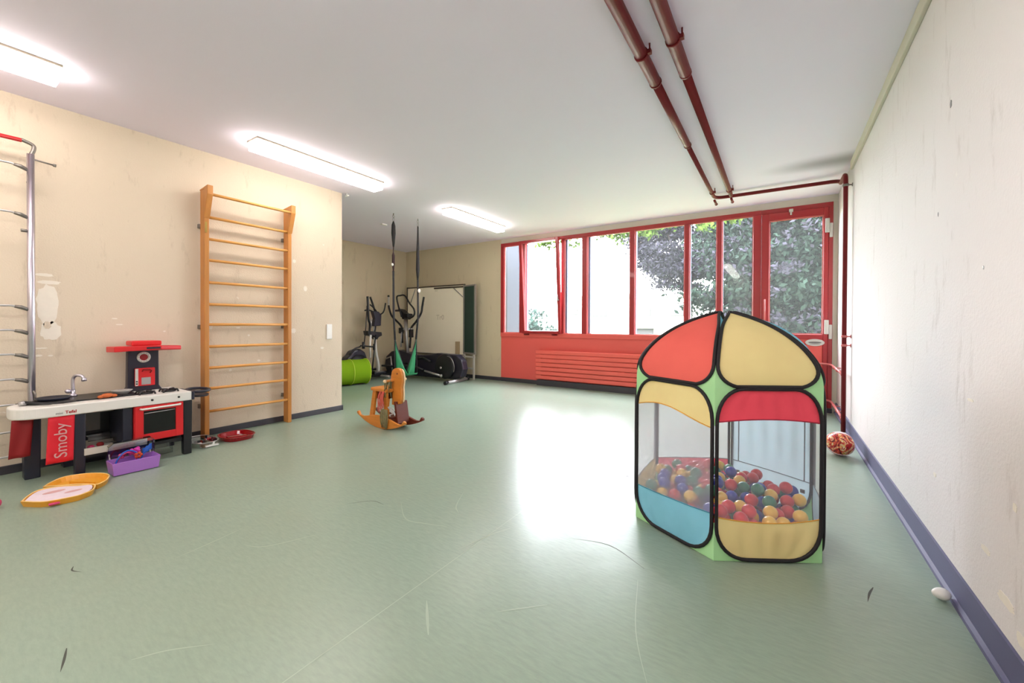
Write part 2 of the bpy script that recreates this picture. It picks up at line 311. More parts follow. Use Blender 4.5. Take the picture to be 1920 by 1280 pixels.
def smoothpath(pts, n=6):
    P = [Vector(p) for p in pts]; P = [P[0]*2-P[1]]+P+[P[-1]*2-P[-2]]; out = []
    for i in range(1, len(P)-2):
        for k in range(n):
            t = k/n; a, b, c, d = P[i-1], P[i], P[i+1], P[i+2]
            out.append(.5*((2*b)+(-a+c)*t+(2*a-5*b+4*c-d)*t*t+(-a+3*b-3*c+d)*t**3))
    out.append(P[-2]); return out

# ================================================================== SETTING
floor = struct(MB().box(-7.5, .9, YB-.2, YW+.12, -.12, 0).build('floor', M['floor']))
struct(MB().box(-7.5, .9, YB-.2, YW+.14, H, H+.2).build('ceiling', M['ceiling']))
wl = struct(MB().box(-7.4, XL, YB, YL, 0, H).build('wall_left', M['wall_l']))
struct(MB().box(XA-.2, XA, YL, YW+.1, 0, H).build('wall_alcove', M['wall_a']))
struct(MB().box(XA, -4.535, YW, YW+.12, 0, H).build('wall_back', M['wall_a']))
wr = struct(MB().box(XR, XR+.2, YB, YW+.1, 0, H).build('wall_right', M['wall_r']))
struct(MB().box(-7.4, .9, YB-.15, YB, 0, H).build('wall_front', M['wall_plain']))
# window side: header above the frame, filler beside the door
wh = struct(MB().box(-4.535, XR, YW-.01, YW+.12, 2.662, H).build('wall_header', M['wall_plain']))
struct(MB().box(.553, XR, YW-.005, YW+.12, 0, 2.662).build('wall_filler', M['wall_plain']))
# right wall top band that the plaster stops under, and the bare riser strip
struct(MB().box(XR-.022, XR, YB, 5.30, 2.665, H).build('trim_1', M['wall_plain'], bevel=.004))
struct(MB().box(XR-.007, XR, YB, 5.30, .13, 2.64).build('trim_2', M['wall_r']))
# skirtings
struct(MB().box(XL, XL+.012, YB, YL+.012, 0, .062).build('baseboard_left', M['base'], bevel=.004))
struct(MB().box(XA, XL+.012, YL, YL+.012, 0, .062).build('baseboard_return', M['base']))
struct(MB().box(XA, XA+.012, YL, YW, 0, .07).build('baseboard_alcove', M['base']))
struct(MB().box(XA, -4.53, YW-.012, YW, 0, .07).build('baseboard_back', M['base']))
bb = struct(MB().prism([(XR, 0), (XR-.026, 0), (XR-.024, .012), (XR-.013, .022), (XR-.013, .125), (XR, .13)], YB, YW, 'Y').build('baseboard_right', M['base_r']))
# plaster patches and knocks on the left wall
def blob(cy, cz, w, h, seed, n=26, rough=.25):
    rnd = random.Random(seed)
    return [(cy+w*math.cos(a)*(1-rough*rnd.random())*(abs(math.cos(a))+abs(math.sin(a)))**.3, cz+h*math.sin(a)*(1-rough*rnd.random())*(abs(math.cos(a))+abs(math.sin(a)))**.3) for a in [2*PI*i/n for i in range(n)]]
for (cy, cz, w, h, sd) in [(.645, 1.23, .062, .16, 3), (.66, 1.03, .058, .075, 4), (.63, 1.455, .05, .012, 5), (.655, 1.40, .065, .016, 6), (.60, .90, .05, .006, 7), (.60, .845, .02, .009, 8), (.66, .842, .014, .007, 9),
                           (2.66, 1.505, .024, .033, 10), (2.52, 1.013, .03, .03, 11), (2.53, 1.81, .02, .022, 12), (1.71, 1.07, .016, .04, 13), (2.87, .80, .022, .015, 14), (1.02, 1.13, .02, .006, 15), (1.05, 1.08, .024, .005, 16), (1.35, 1.02, .01, .008, 17),
                           (1.95, 1.05, .02, .008, 18), (2.05, .97, .012, .01, 19), (2.15, .70, .018, .01, 20), (1.88, .62, .014, .012, 21)]:
    MB().prism(blob(cy, cz, w, h, sd), XL-.001, XL+.0012, 'X').build('plaster_patch', M['patch'], wl)
MB().prism(blob(.645, 1.075, .02, .03, 33), XL, XL+.0018, 'X').build('plaster_hole', M['wall_l'], wl)
# picture nails and dents on the right wall
for (y, z, r) in [(2.45, 2.03, .010), (2.6, 1.6, .006), (2.1, 1.3, .004)]:
    MB().prism(blob(y, z, r, r*1.8, int(y*100)), XR-.0082, XR-.0065, 'X').build('wall_dent', M['grey'], wr)
for (y, z, w, h) in [(2.05, .33, .04, .012), (1.9, .24, .06, .018), (1.80, .18, .03, .02), (2.6, .42, .02, .01), (2.2, .82, .03, .006), (1.85, .55, .014, .014)]:
    MB().prism(blob(y, z, w, h, int(z*1000)), XR-.0082, XR-.0065, 'X').build('paint_chip', M['patch'], wr)
# scuffs and the welded seam of the floor
def strip(pts, w, name, m, z=.0006):
    P = smoothpath([(x, y, z) for x, y in pts], 5); vs = []; k = len(P)
    for i, p in enumerate(P):
        t = (P[min(i+1, k-1)]-P[max(i-1, 0)]).normalized(); n = Vector((-t.y, t.x, 0)); ww = w*math.sin(PI*(i+.3)/(k+.6))
        vs += [p-n*ww, p+n*ww]
    MB().add(vs, [(2*i, 2*i+1, 2*i+3, 2*i+2) for i in range(k-1)]).build(name, m, floor)
for pts, w in [([(-2.34, .709), (-2.36, .86), (-2.389, 1.022)], .003), ([(-1.161, 1.158), (-1.10, 1.10), (-1.025, 1.031)], .0055), ([(-1.95, 1.72), (-1.75, 1.58), (-1.62, 1.60), (-1.5, 1.64)], .004),
               ([(-1.72, 2.05), (-1.62, 1.86), (-1.55, 1.80)], .003), ([(-1.3, 1.5), (-1.25, 1.7), (-1.2, 1.82)], .003), ([(-.9, 1.25), (-.82, 1.33), (-.75, 1.4)], .003), ([(-.6, .95), (-.57, .88), (-.55, .82)], .004), ([(-.3, 1.2), (-.42, 1.45), (-.5, 1.75)], .002),
               ([(-2.2, .95), (-2.1, 1.0), (-2.0, 1.2)], .003), ([(-1.6, .6), (-1.7, .5), (-1.75, .42)], .003), ([(-.1, .9), (-.15, 1.0), (-.22, 1.05)], .003), ([(-2.7, 1.2), (-2.75, 1.4), (-2.7, 1.55)], .002)]:
    strip(pts, w, 'scuff', M['scratch_l'])
for pts, w in [([(-1.872, .283), (-1.93, .30), (-1.993, .316)], .0035), ([(-2.55, .45), (-2.6, .43), (-2.64, .44)], .003), ([(.30, 2.12), (.315, 2.19), (.335, 2.25)], .004), ([(-.93, 2.91), (-.915, 2.915), (-.90, 2.91)], .008), ([(-2.2, 1.5), (-2.1, 1.62), (-2.0, 1.63)], .002), ([(-.9, 1.9), (-.7, 1.95), (-.5, 1.85)], .002)]:
    strip(pts, w, 'dark_scuff', M['scratch_d'])
strip([(-1.256, YB+.2), (-1.256, -1), (-1.256, .5), (-1.256, 1.6), (-1.256, 2.6)], .0022, 'floor_seam', M['scratch_l'])

# ------------------------------------------------------------------ window wall
WD = .07
win = struct(MB().box(-4.535, -.30, YW-.03, YW+.10, .865, .94).build('window_1', M['redl'], bevel=.004))
def wpart(name, x0, x1, z0, z1, m, y0=YW-.03, y1=YW+.04, par=None, bev=.004): return MB().box(x0, x1, y0, y1, z0, z1).build(name, m, par or win, bevel=bev)
wpart('frame_head', -4.535, -.215, 2.60, 2.66, M['red'])
MULL = [(-4.535, -4.46), (-4.105, -3.985), (-3.235, -3.18), (-2.836, -2.748), (-2.015, -1.938), (-1.195, -1.128), (-.763, -.695)]
for i, (a, b) in enumerate(MULL):
    wpart('mullion', a, b, .94, 2.60, M['red'])
    if 0 < i: MB().box(a+.012, b+(.03 if i in (2, 3) else .006), YW+.04, YW+.105, .94, 2.60).build('outer_mullion', M['bluegrey'], win)
wpart('end_mullion', -.313, -.219, .0, 2.60, M['red'])
PANES = [(-4.46, -4.105), (-3.18, -2.836), (-2.748, -2.015), (-1.938, -1.195), (-1.128, -.763), (-.695, -.313)]
for a, b in PANES: MB().box(a, b, YW+.005, YW+.011, .94, 2.60).build('pane', M['glass'], win)
for a, b in PANES:   # thin pale glazing beads
    g = MB(); e = .012
    g.box(a, a+e, YW-.012, YW+.005, .94, 2.60); g.box(b-e, b, YW-.012, YW+.005, .94, 2.60); g.box(a+e, b-e, YW-.012, YW+.005, .94, .94+e); g.box(a+e, b-e, YW-.012, YW+.005, 2.60-e, 2.60)
    g.build('glazing_bead', M['pipel'], win)
# tilted sash, hinged at its foot
th = math.radians(4.6); sx0, sx1, sz0, sz1 = -4.02, -3.215, .935, 2.63
sash = MB(Matrix.Translation((0, YW-.035, sz0)) @ Matrix.Rotation(th, 4, 'X') @ Matrix.Translation((0, 0, 0)))
hh = sz1-sz0
def sb(m, x0, x1, z0, z1, y0=-.03, y1=.03): m.box(x0, x1, y0, y1, z0, z1)
SXF = Matrix.Translation((0, YW-.035, sz0)) @ Matrix.Rotation(th, 4, 'X')
sa = MB(SXF); sb(sa, sx0, sx0+.055, 0, hh); sb(sa, sx1-.055, sx1, 0, hh); sb(sa, sx0+.055, sx1-.055, 0, .05); sb(sa, sx0+.055, sx1-.055, hh-.05, hh)
so = sa.build('tilted_sash', M['red'], win, bevel=.004)
sg = MB(SXF); sb(sg, sx0+.055, sx1-.055, .05, hh-.05, -.003, .003); sg.build('pane', M['glass'], so)
hd = MB(SXF); hd.cyl((sx1-.028, -.03, .60), (sx1-.028, -.055, .60), .010); hd.tube([(sx1-.028, -.055, .60), (sx1-.03, -.06, .66), (sx1-.035, -.06, .70)], .008); hd.build('sash_handle', M['silver'], so)
for x in (-3.93, -3.35): MB().cyl((x-.05, YW-.05, .915), (x+.05, YW-.05, .915), .012).build('sash_hinge', M['pipe'], win)
# red infill panel under the windows
ip = struct(MB().box(-4.53, -.31, YW-.012, YW+.10, .075, .865).build('wall_infill', M['redl']))
MB().box(-4.53, -.31, YW-.02, YW+.1, 0, .075).build('kickboard', M['base'], ip)
# glazed door
d1 = struct(MB().box(-.215, .553, YW-.02, YW+.06, 2.60, 2.66).build('door_1', M['red'], bevel=.003))
dx0, dx1 = -.215, .553
def dp(name, *a, m=M['red'], bev=.004, **k): return MB().box(*a).build(name, m, d1, bevel=bev, **k)
dp('door_frame', .505, .553, YW-.02, YW+.06, .03, 2.60)
dp('door_stile', -.213, -.125, YW-.045, YW+.02, .05, 2.595); dp('door_stile', .455, .503, YW-.045, YW+.02, .05, 2.595)
dp('door_rail', -.125, .455, YW-.045, YW+.02, 2.50, 2.595); dp('door_rail', -.125, .455, YW-.045, YW+.02, .92, .985)
dp('door_panel', -.125, .455, YW-.03, YW+.01, .08, .92, m=M['redl']); dp('threshold', -.215, .553, YW-.06, YW+.06, 0, .055, m=M['base'])
MB().box(-.125, .455, YW-.012, YW-.006, .985, 2.50).build('pane', M['glass'], d1)
g = MB(); e = .012
for q in ((-.125, -.125+e, .985, 2.5), (.455-e, .455, .985, 2.5), (-.113, .443, .985, .997), (-.113, .443, 2.488, 2.5)): g.box(q[0], q[1], YW-.03, YW-.012, q[2], q[3])
g.build('glazing_bead', M['pipel'], d1)
hn = MB(); hn.cyl((-.175, YW-.045, 1.20), (-.175, YW-.075, 1.20), .009); hn.cyl((-.175, YW-.045, 1.40), (-.175, YW-.075, 1.40), .009); hn.tube([(-.175, YW-.08, 1.16), (-.175, YW-.085, 1.3), (-.175, YW-.08, 1.45)], .011); hn.build('door_handle', M['pipel'], d1)
for z in (2.36, 1.08):
    h_ = MB(); h_.box(.47, .515, YW-.062, YW-.045, z-.09, z+.09); h_.box(.515, .548, YW-.05, YW-.03, z-.15, z+.03); h_.build('hinge', M['offwhite'], d1, bevel=.006)
lt = MB(); lt.box(.09, .135, YW-.075, YW-.045, 2.58, 2.62); lt.cyl((.112, YW-.07, 2.58), (.112, YW-.07, 2.54), .010); lt.build('top_latch', M['offwhite'], d1, bevel=.004)
MB().prism([(.376+.10*math.cos(a), .882+.045*math.sin(a)) for a in [2*PI*i/24 for i in range(24)]], YW-.048, YW-.03, 'Y').build('kick_plate', M['offwhite'], d1)
MB().prism([(.376+.07*math.cos(a), .882+.012*math.sin(a)) for a in [2*PI*i/16 for i in range(16)]], YW-.0495, YW-.047, 'Y').build('plate_slot', M['grey'], d1)
MB().prism([(.376+.06*math.cos(a), .862+.004*math.sin(a)) for a in [2*PI*i/12 for i in range(12)]], YW-.0495, YW-.047, 'Y').build('plate_slot', M['grey'], d1)
dp('door_moulding', -.10, .43, YW-.034, YW-.029, .855, .865, bev=0)

# ------------------------------------------------------------------ radiator
rd = thing('radiator', (-2.1, YW-.09, .0), 'long red flat-tube radiator under the window', 'radiator')
for k in range(7):
    z = .118+k*.075
    MB().box(-3.70, -.52, YW-.115, YW-.095, z, z+.066).build('tube', M['rad'], rd, bevel=.012)
MB().box(-3.64, -3.60, YW-.095, YW-.06, .13, .63).build('header_tube', M['rad'], rd)
MB().box(-.62, -.58, YW-.095, YW-.06, .13, .63).build('header_tube', M['rad'], rd)
for x in (-3.3, -2.1, -.95): MB().box(x-.02, x+.02, YW-.095, YW-.02, .3, .34).build('bracket', M['rad'], rd)
MB().box(-3.68, -.56, YW-.10, YW-.03, 0.0, .10).build('plinth', M['base'], rd)

# ------------------------------------------------------------------ heating pipes
PX = .54
pp = thing('heating_pipe', (-.70, 3, H-.06), 'dark red ceiling pipe on the left, turning along the window to the riser', 'pipe')
z1 = H-.05
MB().cyl((-.70, YB+.01, z1), (-.70, 2.78, z1), .036, 16).build('lagged_section', M['pipe'], pp)
MB().cyl((-.70, 2.78, z1), (-.70, 3.9, z1), .029, 16).build('middle_section', M['pipe'], pp)
run = [(-.70, 3.9, z1), (-.70, 5.60, z1)]+arcpts((-.70, 5.60, z1), (-.70, 5.72, z1), (-.58, 5.72, z1), 6)[1:]
run += [(PX-.12, 5.72, z1-.01)]+arcpts((PX-.12, 5.72, z1-.01), (PX, 5.72, z1-.01), (PX, 5.64, z1-.05), 6)[1:]
MB().tube([tuple(p) for p in run], .021, 12).build('window_run', M['pipe'], pp)
for y, r in ((2.78, .038), (3.9, .031)): MB().cyl((-.70, y-.008, z1), (-.70, y+.008, z1), r+.001, 16).build('joint_ring', M['pipe'], pp)
def clamp(px, y, r, par, z=z1, side=1):
    m = MB(); m.cyl((px, y-.012, z), (px, y+.012, z), r+.005, 16); m.build('pipe_clamp', M['pipe'], par)
    m = MB(); m.box(px+side*(r+.0)-.004, px+side*(r+.018)+.004, y-.014, y+.014, z-.012, z+.012); m.cyl((px+side*(r+.012), y, z), (px+side*(r+.012), y, H), .005, 8); m.build('hanger', M['pipe'], par)
for y in (2.45, ): clamp(-.70, y, .036, pp)
clamp(-.70, 5.45, .021, pp)
m = MB(); m.tube([(-.70, 5.70, z1-.03), (-.70, 5.86, z1-.035)], .014, 10); m.cyl((-.70, 5.86, z1-.035), (-.70, 5.875, z1-.035), .018); m.build('vent_stub', M['pipe'], pp)
p2 = thing('heating_pipe', (-.515, 3, H-.06), 'dark red ceiling pipe on the right, nearer the right wall', 'pipe')
MB().cyl((-.515, YB+.01, z1), (-.515, 2.78, z1), .036, 16).build('lagged_section', M['pipe'], p2)
MB().tube([(-.515, 2.78, z1), (-.515, 5.55, z1), (-.515, 5.64, z1), (-.515, 5.697, z1-.004)], [.029, .026, .022, .020], 14).build('window_run', M['pipe'], p2)
MB().cyl((-.515, 2.77, z1), (-.515, 2.79, z1), .037, 16).build('joint_ring', M['pipe'], p2)
clamp(-.515, 2.42, .036, p2); clamp(-.515, 5.45, .027, p2)
m = MB(); m.tube([(-.515, 5.72, z1-.03), (-.515, 5.86, z1-.035)], .014, 10); m.cyl((-.515, 5.86, z1-.035), (-.515, 5.875, z1-.035), .018); m.build('vent_stub', M['pipe'], p2)
rs = thing('riser_pipe', (PX, 5.3, 0), 'upright red pipe in the corner beside the door and right wall', 'pipe')
RY = 5.24
MB().tube([(PX, 5.64, z1-.058), (PX, RY+.12, z1-.075)]+[tuple(p) for p in arcpts((PX, RY+.1, z1-.075), (PX, RY, z1-.075), (PX, RY, z1-.18), 6)]+[(PX, RY, .03)], .020, 14).build('pipe_run', M['pipe'], rs)
for z in (2.50, .99, .90):
    m = MB(); m.cyl((PX, RY, z-.012), (PX, RY, z+.012), .026, 14); m.cyl((PX, RY, z), (XR-.008, RY, z), .006, 8); m.cyl((XR-.014, RY, z), (XR-.008, RY, z), .018, 12); m.build('wall_bracket', M['pipel'] if z < 2 else M['steel'], rs)
for z, nm in ((.60, 'upper'), (.15, 'lower')):
    t = thing('radiator_pipe', (.3, 6.0, z), '%s pale red pipe running past the door to the riser' % nm, 'pipe')
    pts = [(-.52, YW-.105, z+.02), (.42, YW-.105, z+.02)]+[tuple(p) for p in arcpts((.42, YW-.105, z+.02), (PX, YW-.105, z+.02), (PX, YW-.25, z+.01), 6)[1:]]+[(PX, RY+.04, z)]
    MB().tube(pts, .012, 10).build('pipe_run', M['pipel'], t)
    for y in (6.1, 5.75):
        m = MB(); m.cyl((PX, y-.012, z), (PX, y+.012, z), .018, 12); m.cyl((PX, y, z), (XR, y, z), .006, 8); m.build('wall_bracket', M['pipel'], t)
    MB().cyl((PX, RY+.035, z), (PX, RY+.075, z), .02, 12).build('coupling', M['pipel'], t)

# ------------------------------------------------------------------ ceiling lamps
def lamp(y0, y1, label):
    cx = -3.965; t = thing('ceiling_light', (cx, (y0+y1)/2, H-.08), label, 'lamp', 'lit batten lamps along the left side of the ceiling')
    MB().box(cx-.095, cx+.095, y0, y1, H-.014, H).build('mounting_tray', M['lampbase'], t)
    MB().prism([(cx-.088, H-.014), (cx-.078, H-.092), (cx+.078, H-.092), (cx+.088, H-.014)], y0+.004, y1-.004, 'Y').build('diffuser', M['lamp'], t, bevel=.006)
lamp(-.77, .607, 'lit white batten ceiling lamp cut by the left edge of the photo')
lamp(1.775, 3.155, 'lit white batten ceiling lamp above the wooden wall bars')
lamp(4.325, 5.675, 'lit white batten ceiling lamp farthest away, near the window')
t_ = thing('ceiling_light', (-3.965, -1.75, H-.08), 'lit white batten ceiling lamp in line with the other three, behind the viewer', 'lamp', 'lit batten lamps along the left side of the ceiling')
MB().box(-4.06, -3.87, -2.25, -1.3, H-.014, H).build('mounting_tray', M['lampbase'], t_); MB().box(-4.05, -3.88, -2.245, -1.305, H-.092, H-.014).build('diffuser', M['lamp'], t_)

for ya, yb, wh_ in ((-.6, .85, 'right above the viewer'), (-2.2, -.85, 'at the very back of the room')):  # two added lamps, out of view, to brighten the front of the room
    t_ = thing('ceiling_light', (-1.2, (ya+yb)/2, H-.08), 'added unseen ceiling fill lamp '+wh_, 'lamp')
    MB().box(-1.3, -1.1, ya, yb, H-.014, H).build('mounting_tray', M['lampbase'], t_); MB().box(-1.29, -1.11, ya+.005, yb-.005, H-.092, H-.014).build('diffuser', M['lamp_fill'], t_)

# ------------------------------------------------------------------ wall bars
wb = thing('wall_bars', (XL+.06, 2.02, 0), 'tall varnished pine wall bars with eleven rungs fixed to the beige wall', 'wall bars')
for y0, y1 in ((1.612, 1.652), (2.392, 2.432)):
    MB().prism([(XL+.002, 0.0), (XL+.129, 0.0), (XL+.129, 2.36), (XL+.002, 2.36)][:0] or [(XL+.03, 0), (XL+.129, 0), (XL+.129, 2.36), (XL+.03, 2.36)], y0, y1, 'Y').build('post', M['pine'], wb, bevel=.006)
    MB().prism([(XL+.03, 2.365), (XL+.205, 2.385), (XL+.205, 2.30), (XL+.1315, 2.085), (XL+.1315, 2.355), (XL+.03, 2.355)], y0-.004, y1+.004, 'Y').build('post_head', M['pine'], wb, bevel=.004)
    for z in (2.02, 1.06, .3):
        MB().box(XL, XL+.035, y0-.012, y1+.006, z-.02, z+.02).build('wall_bracket', M['steel'], wb, bevel=.003)
MB().prism([(XL+.13, 1.95), (XL+.134, 1.95), (XL+.134, 2.05), (XL+.13, 2.05)], 1.615, 1.632, 'Y').build('bolt_plate', M['brass'], wb)
for k, z in enumerate((2.305, 2.103, 1.896, 1.695, 1.483, 1.275, 1.083, .871, .668, .471, .253)):
    x = XL+(.185 if k == 0 else .105)
    MB().tube([(x, 1.645, z), (x, 2.40, z)], .018, 12, flat=.75).build('rung', M['piney'], wb)

# ------------------------------------------------------------------ steel climbing frame (only its right part is in view)
cf = thing('climbing_frame', (-4.5, .547, 0), 'chrome wall-mounted climbing frame at the left edge with a red top tube', 'climbing frame')
MB().cyl((-4.5, .547, .03), (-4.5, .547, 2.30), .0195, 16).build('upright', M['chrome'], cf)
MB().cyl((-4.5, .535, .56), (-4.5, .535, 2.29), .006, 6).build('slot_rail', M['steel'], cf)
MB().cyl((-4.5, -.35, .03), (-4.5, -.35, 2.30), .0195, 16).build('upright', M['chrome'], cf)
m = MB(); m.tube(smoothpath([(-4.5, .547, 2.29), (-4.5, .562, 2.34), (-4.5, .555, 2.37), (-4.5, .50, 2.39)], 5), .012, 12); m.build('top_bend', M['steel'], cf)
MB().cyl((-4.5, -.30, 2.375), (-4.5, .505, 2.385), .0145, 12).build('top_tube', M['toyred'], cf, label='red sleeve on the top tube')
for z in (2.195, 1.855, 1.198, 1.027, .856, .681, .502, .311, .14):
    MB().tube(smoothpath([(-4.5, -.34, z), (-4.5, 0, z+.006), (-4.5, .40, z+.014), (-4.5, .47, z+.01), (-4.5, .535, z-.012)], 4), [.007]*17, 8).build('rung', M['silver'], cf)
    MB().tube([(-4.5, .47, z+.01), (-4.5, .50, z+.004), (-4.5, .537, z-.014)], [.010, .014, .012], 10).build('rung_socket', M['steel'], cf)
MB().tube([(-4.5, .56, 2.268), (-4.5, .66, 2.258)], .006, 8).build('latch_rod', M['steel'], cf)
MB().cyl((-4.5, .655, 2.258), (-4.5, .67, 2.257), .011, 10).build('latch_tip', M['steel'], cf)
for z in (2.13, 1.18): MB().cyl((XL, .555, z), (-4.5, .555, z), .012, 8).build('wall_arm', M['steel'], cf)
for z in (1.748, ): MB().cyl((-4.5, .50, z), (-4.5, .53, z), .011, 10).build('latch_tip', M['steel'], cf)
m = MB(); m.tube([(-4.5, .547, .62), (-4.47, .56, .58), (-4.47, .56, .54), (-4.5, .56, .53)], .006, 8); m.build('hook', M['steel'], cf)

# ------------------------------------------------------------------ socket plate on the wall
sp = MB().box(XL, XL+.014, 2.925, 2.995, .905, 1.09).build('wall_switch', M['white'], bevel=.005); tag(sp, 'tall white wall switch plate right of the wall bars', 'switch')
MB().box(XL+.014, XL+.016, 2.945, 2.975, .95, 1.045).build('switch_rocker', M['white'], sp, bevel=.0008)
hk = MB(); hk.cyl((-4.62, YL+.03, 2.715), (-4.56, YL+.03, 2.715), .008, 8); hk.cyl((-4.60, YL+.03, 2.715), (-4.60, YL+.03, H), .006, 8); tag(hk.build('ceiling_hook', M['white']), 'small white hook at the ceiling by the end of the beige wall', 'hook')
hk = MB(); hk.box(-5.52, -5.46, 4.42, 4.52, H-.02, H); tag(hk.build('ceiling_fitting', M['white'], bevel=.006), 'small flat white fitting on the alcove ceiling', 'fitting')  # small white ceiling fitting, use not identified

# ================================================================== PLAY KITCHEN
XF = -4.13; K0, K1 = .392, 1.38
pk = thing('play_kitchen', (-4.3, .9, 0), 'long low toy kitchen with white worktop, red oven and red hood', 'toy kitchen')
# worktop with rounded left end
out = [(XF, 1.38), (-4.60, 1.38), (-4.60, .66), (-4.476, .62)]
for i in range(1, 20):
    a = PI+i*PI/20; ca, sa_ = math.cos(a), math.sin(a)
    out.append((-4.303+.173*math.copysign(abs(ca)**.72, ca), .60-.185*abs(sa_)**.72))
out += [(XF, .60)]
MB().prism(out, .448, .522, 'Z').build('worktop', M['white'], pk, bevel=.008)
MB().prism([(-4.46, .56), (-4.36, .47), (-4.28, .56), (-4.25, .70), (-4.25, .98), (-4.58, .98), (-4.58, .67), (-4.46, .63)], .523, .533, 'Z').build('sink_surround', M['black'], pk, bevel=.003)
MB().lathe([(.005, -.004), (.07, 0), (.085, .012), (.092, .012), (.075, -.008), (.005, -.012)], (-4.42, .64, .54), 20).build('sink', M['navy'], pk)
m = MB(); m.lathe([(0, 0), (.024, 0), (.024, .012), (.014, .02), (.014, .05)], (-4.50, .752, .533), 14); m.tube(smoothpath([(-4.50, .752, .57), (-4.50, .752, .66), (-4.485, .765, .69), (-4.46, .79, .688), (-4.45, .80, .668)], 5), .0105, 10); m.sphere((-4.50, .725, .575), .017, 12); m.lathe([(.0, -.012), (.016, -.012), (.014, .01), (0, .01)], (-4.45, .802, .66), 12)
m.build('tap', M['chrome'], pk)
MB().prism([(-4.25, .90), (-4.25, 1.08), (-4.5, 1.08), (-4.5, .90)], .5225, .528).build('drainer', M['black'], pk)
# burners
for cy in (1.115, 1.265):
    m = MB(); c = (-4.265, cy, .531)
    m.tube([(c[0]+.045*math.cos(a), c[1]+.045*math.sin(a), c[2]) for a in [2*PI*i/16 for i in range(16)]], .006, 6, closed=True)
    for k in range(4):
        a = PI/4+k*PI/2; m.tube([(c[0]+.012*math.cos(a), c[1]+.012*math.sin(a), c[2]+.012), (c[0]+.062*math.cos(a), c[1]+.062*math.sin(a), c[2]+.012), (c[0]+.07*math.cos(a), c[1]+.07*math.sin(a), c[2]-.008)], .0075, 6)
    m.build('burner', M['black'], pk)
for y in (1.12, 1.29): MB().cyl((XF-.002, y, .487), (XF+.006, y, .487), .008, 12).build('knob_hole', M['black'], pk)
# legs and frames
for (x0, x1, y0, y1, z1_, nm) in [(-4.45, -4.36, .495, .57, .448, 'leg'), (-4.19, -4.14, .70, .752, .448, 'leg'), (-4.58, -4.50, .70, .78, .448, 'leg'), (-4.19, -4.132, 1.325, 1.38, .448, 'leg'), (-4.58, -4.52, 1.325, 1.38, .448, 'leg')]:
    MB().prism([(y0, 0), (y1, 0), (y1+.004, z1_), (y0-.004, z1_)], x0, x1, 'X').build(nm, M['navy'] if x0 < -4.3 or y0 < 1 else M['black'], pk, bevel=.006)
MB().box(-4.50, -4.16, .955, 1.012, .165, .448).build('side_wall', M['navy'], pk, bevel=.004)
MB().box(-4.56, -4.53, .755, 1.33, .06, .448).build('back_panel', M['black'], pk)
MB().box(-4.52, -4.40, .755, .955, .40, .446).build('sink_basin', M['grey'], pk)
MB().box(-4.528, -4.50, .77, .90, .25, .40).build('grey_back_panel', M['grey'], pk)
MB().box(-4.50, -4.16, .755, 1.32, .12, .145).build('shelf', M['black'], pk)
MB().box(-4.56, -4.52, .752, 1.325, .0, .06).build('base_bar', M['black'], pk)
# white tray drawer on the shelf
def tray(x0, x1, y0, y1, z0, z1, t, name, m, par):
    q = MB(); q.box(x0, x1, y0, y1, z0, z0+t); q.box(x0, x0+t, y0, y1, z0+t, z1); q.box(x1-t, x1, y0, y1, z0+t, z1); q.box(x0+t, x1-t, y0, y0+t, z0+t, z1); q.box(x0+t, x1-t, y1-t, y1, z0+t, z1); return q.build(name, m, par)
tray(-4.42, XF, .745, 1.09, .147, .195, .008, 'tray', M['offwhite'], pk)
# oven
MB().box(-4.50, -4.15, 1.016, 1.322, .165, .448).build('oven_body', M['toyred'], pk, bevel=.004)
od = MB(); od.box(-4.149, -4.132, 1.018, 1.07, .17, .445); od.box(-4.149, -4.132, 1.272, 1.322, .17, .445); od.box(-4.149, -4.132, 1.07, 1.272, .17, .225); od.box(-4.149, -4.132, 1.07, 1.272, .405, .445)
odo = od.build('oven_door', M['toyred'], pk, bevel=.003)
MB().box(-4.148, -4.140, 1.07, 1.272, .225, .405).build('oven_window', M['red_dark'], odo)
MB().tube([(-4.128, 1.05, .425), (-4.105, 1.055, .425), (-4.105, 1.295, .43), (-4.128, 1.30, .43)], .0075, 8).build('oven_handle', M['white'], odo)
MB().cyl((-4.138, 1.075, .385), (-4.138, 1.268, .392), .003, 6).build('oven_rack', M['silver'], odo)
# side pan shelf
MB().box(-4.40, XF, 1.382, 1.40, .45, .52).build('side_shelf_bracket', M['navy'], pk, bevel=.004)
m = MB(); m.tube([(-4.27+.125*math.cos(a), 1.47+.075*math.sin(a), .51) for a in [2*PI*i/28 for i in range(28)]], .012, 8, closed=True); m.build('side_basket_rim', M['navy'], pk)
m = MB(); m.prism([(-4.27+.12*math.cos(a), 1.47+.07*math.sin(a)) for a in [2*PI*i/28 for i in range(28)]], .462, .475); m.build('side_basket', M['navy'], pk)
MB().box(-4.54, -4.52, 1.40, 1.47, .14, .45).build('white_rear_leg', M['grey'], pk)
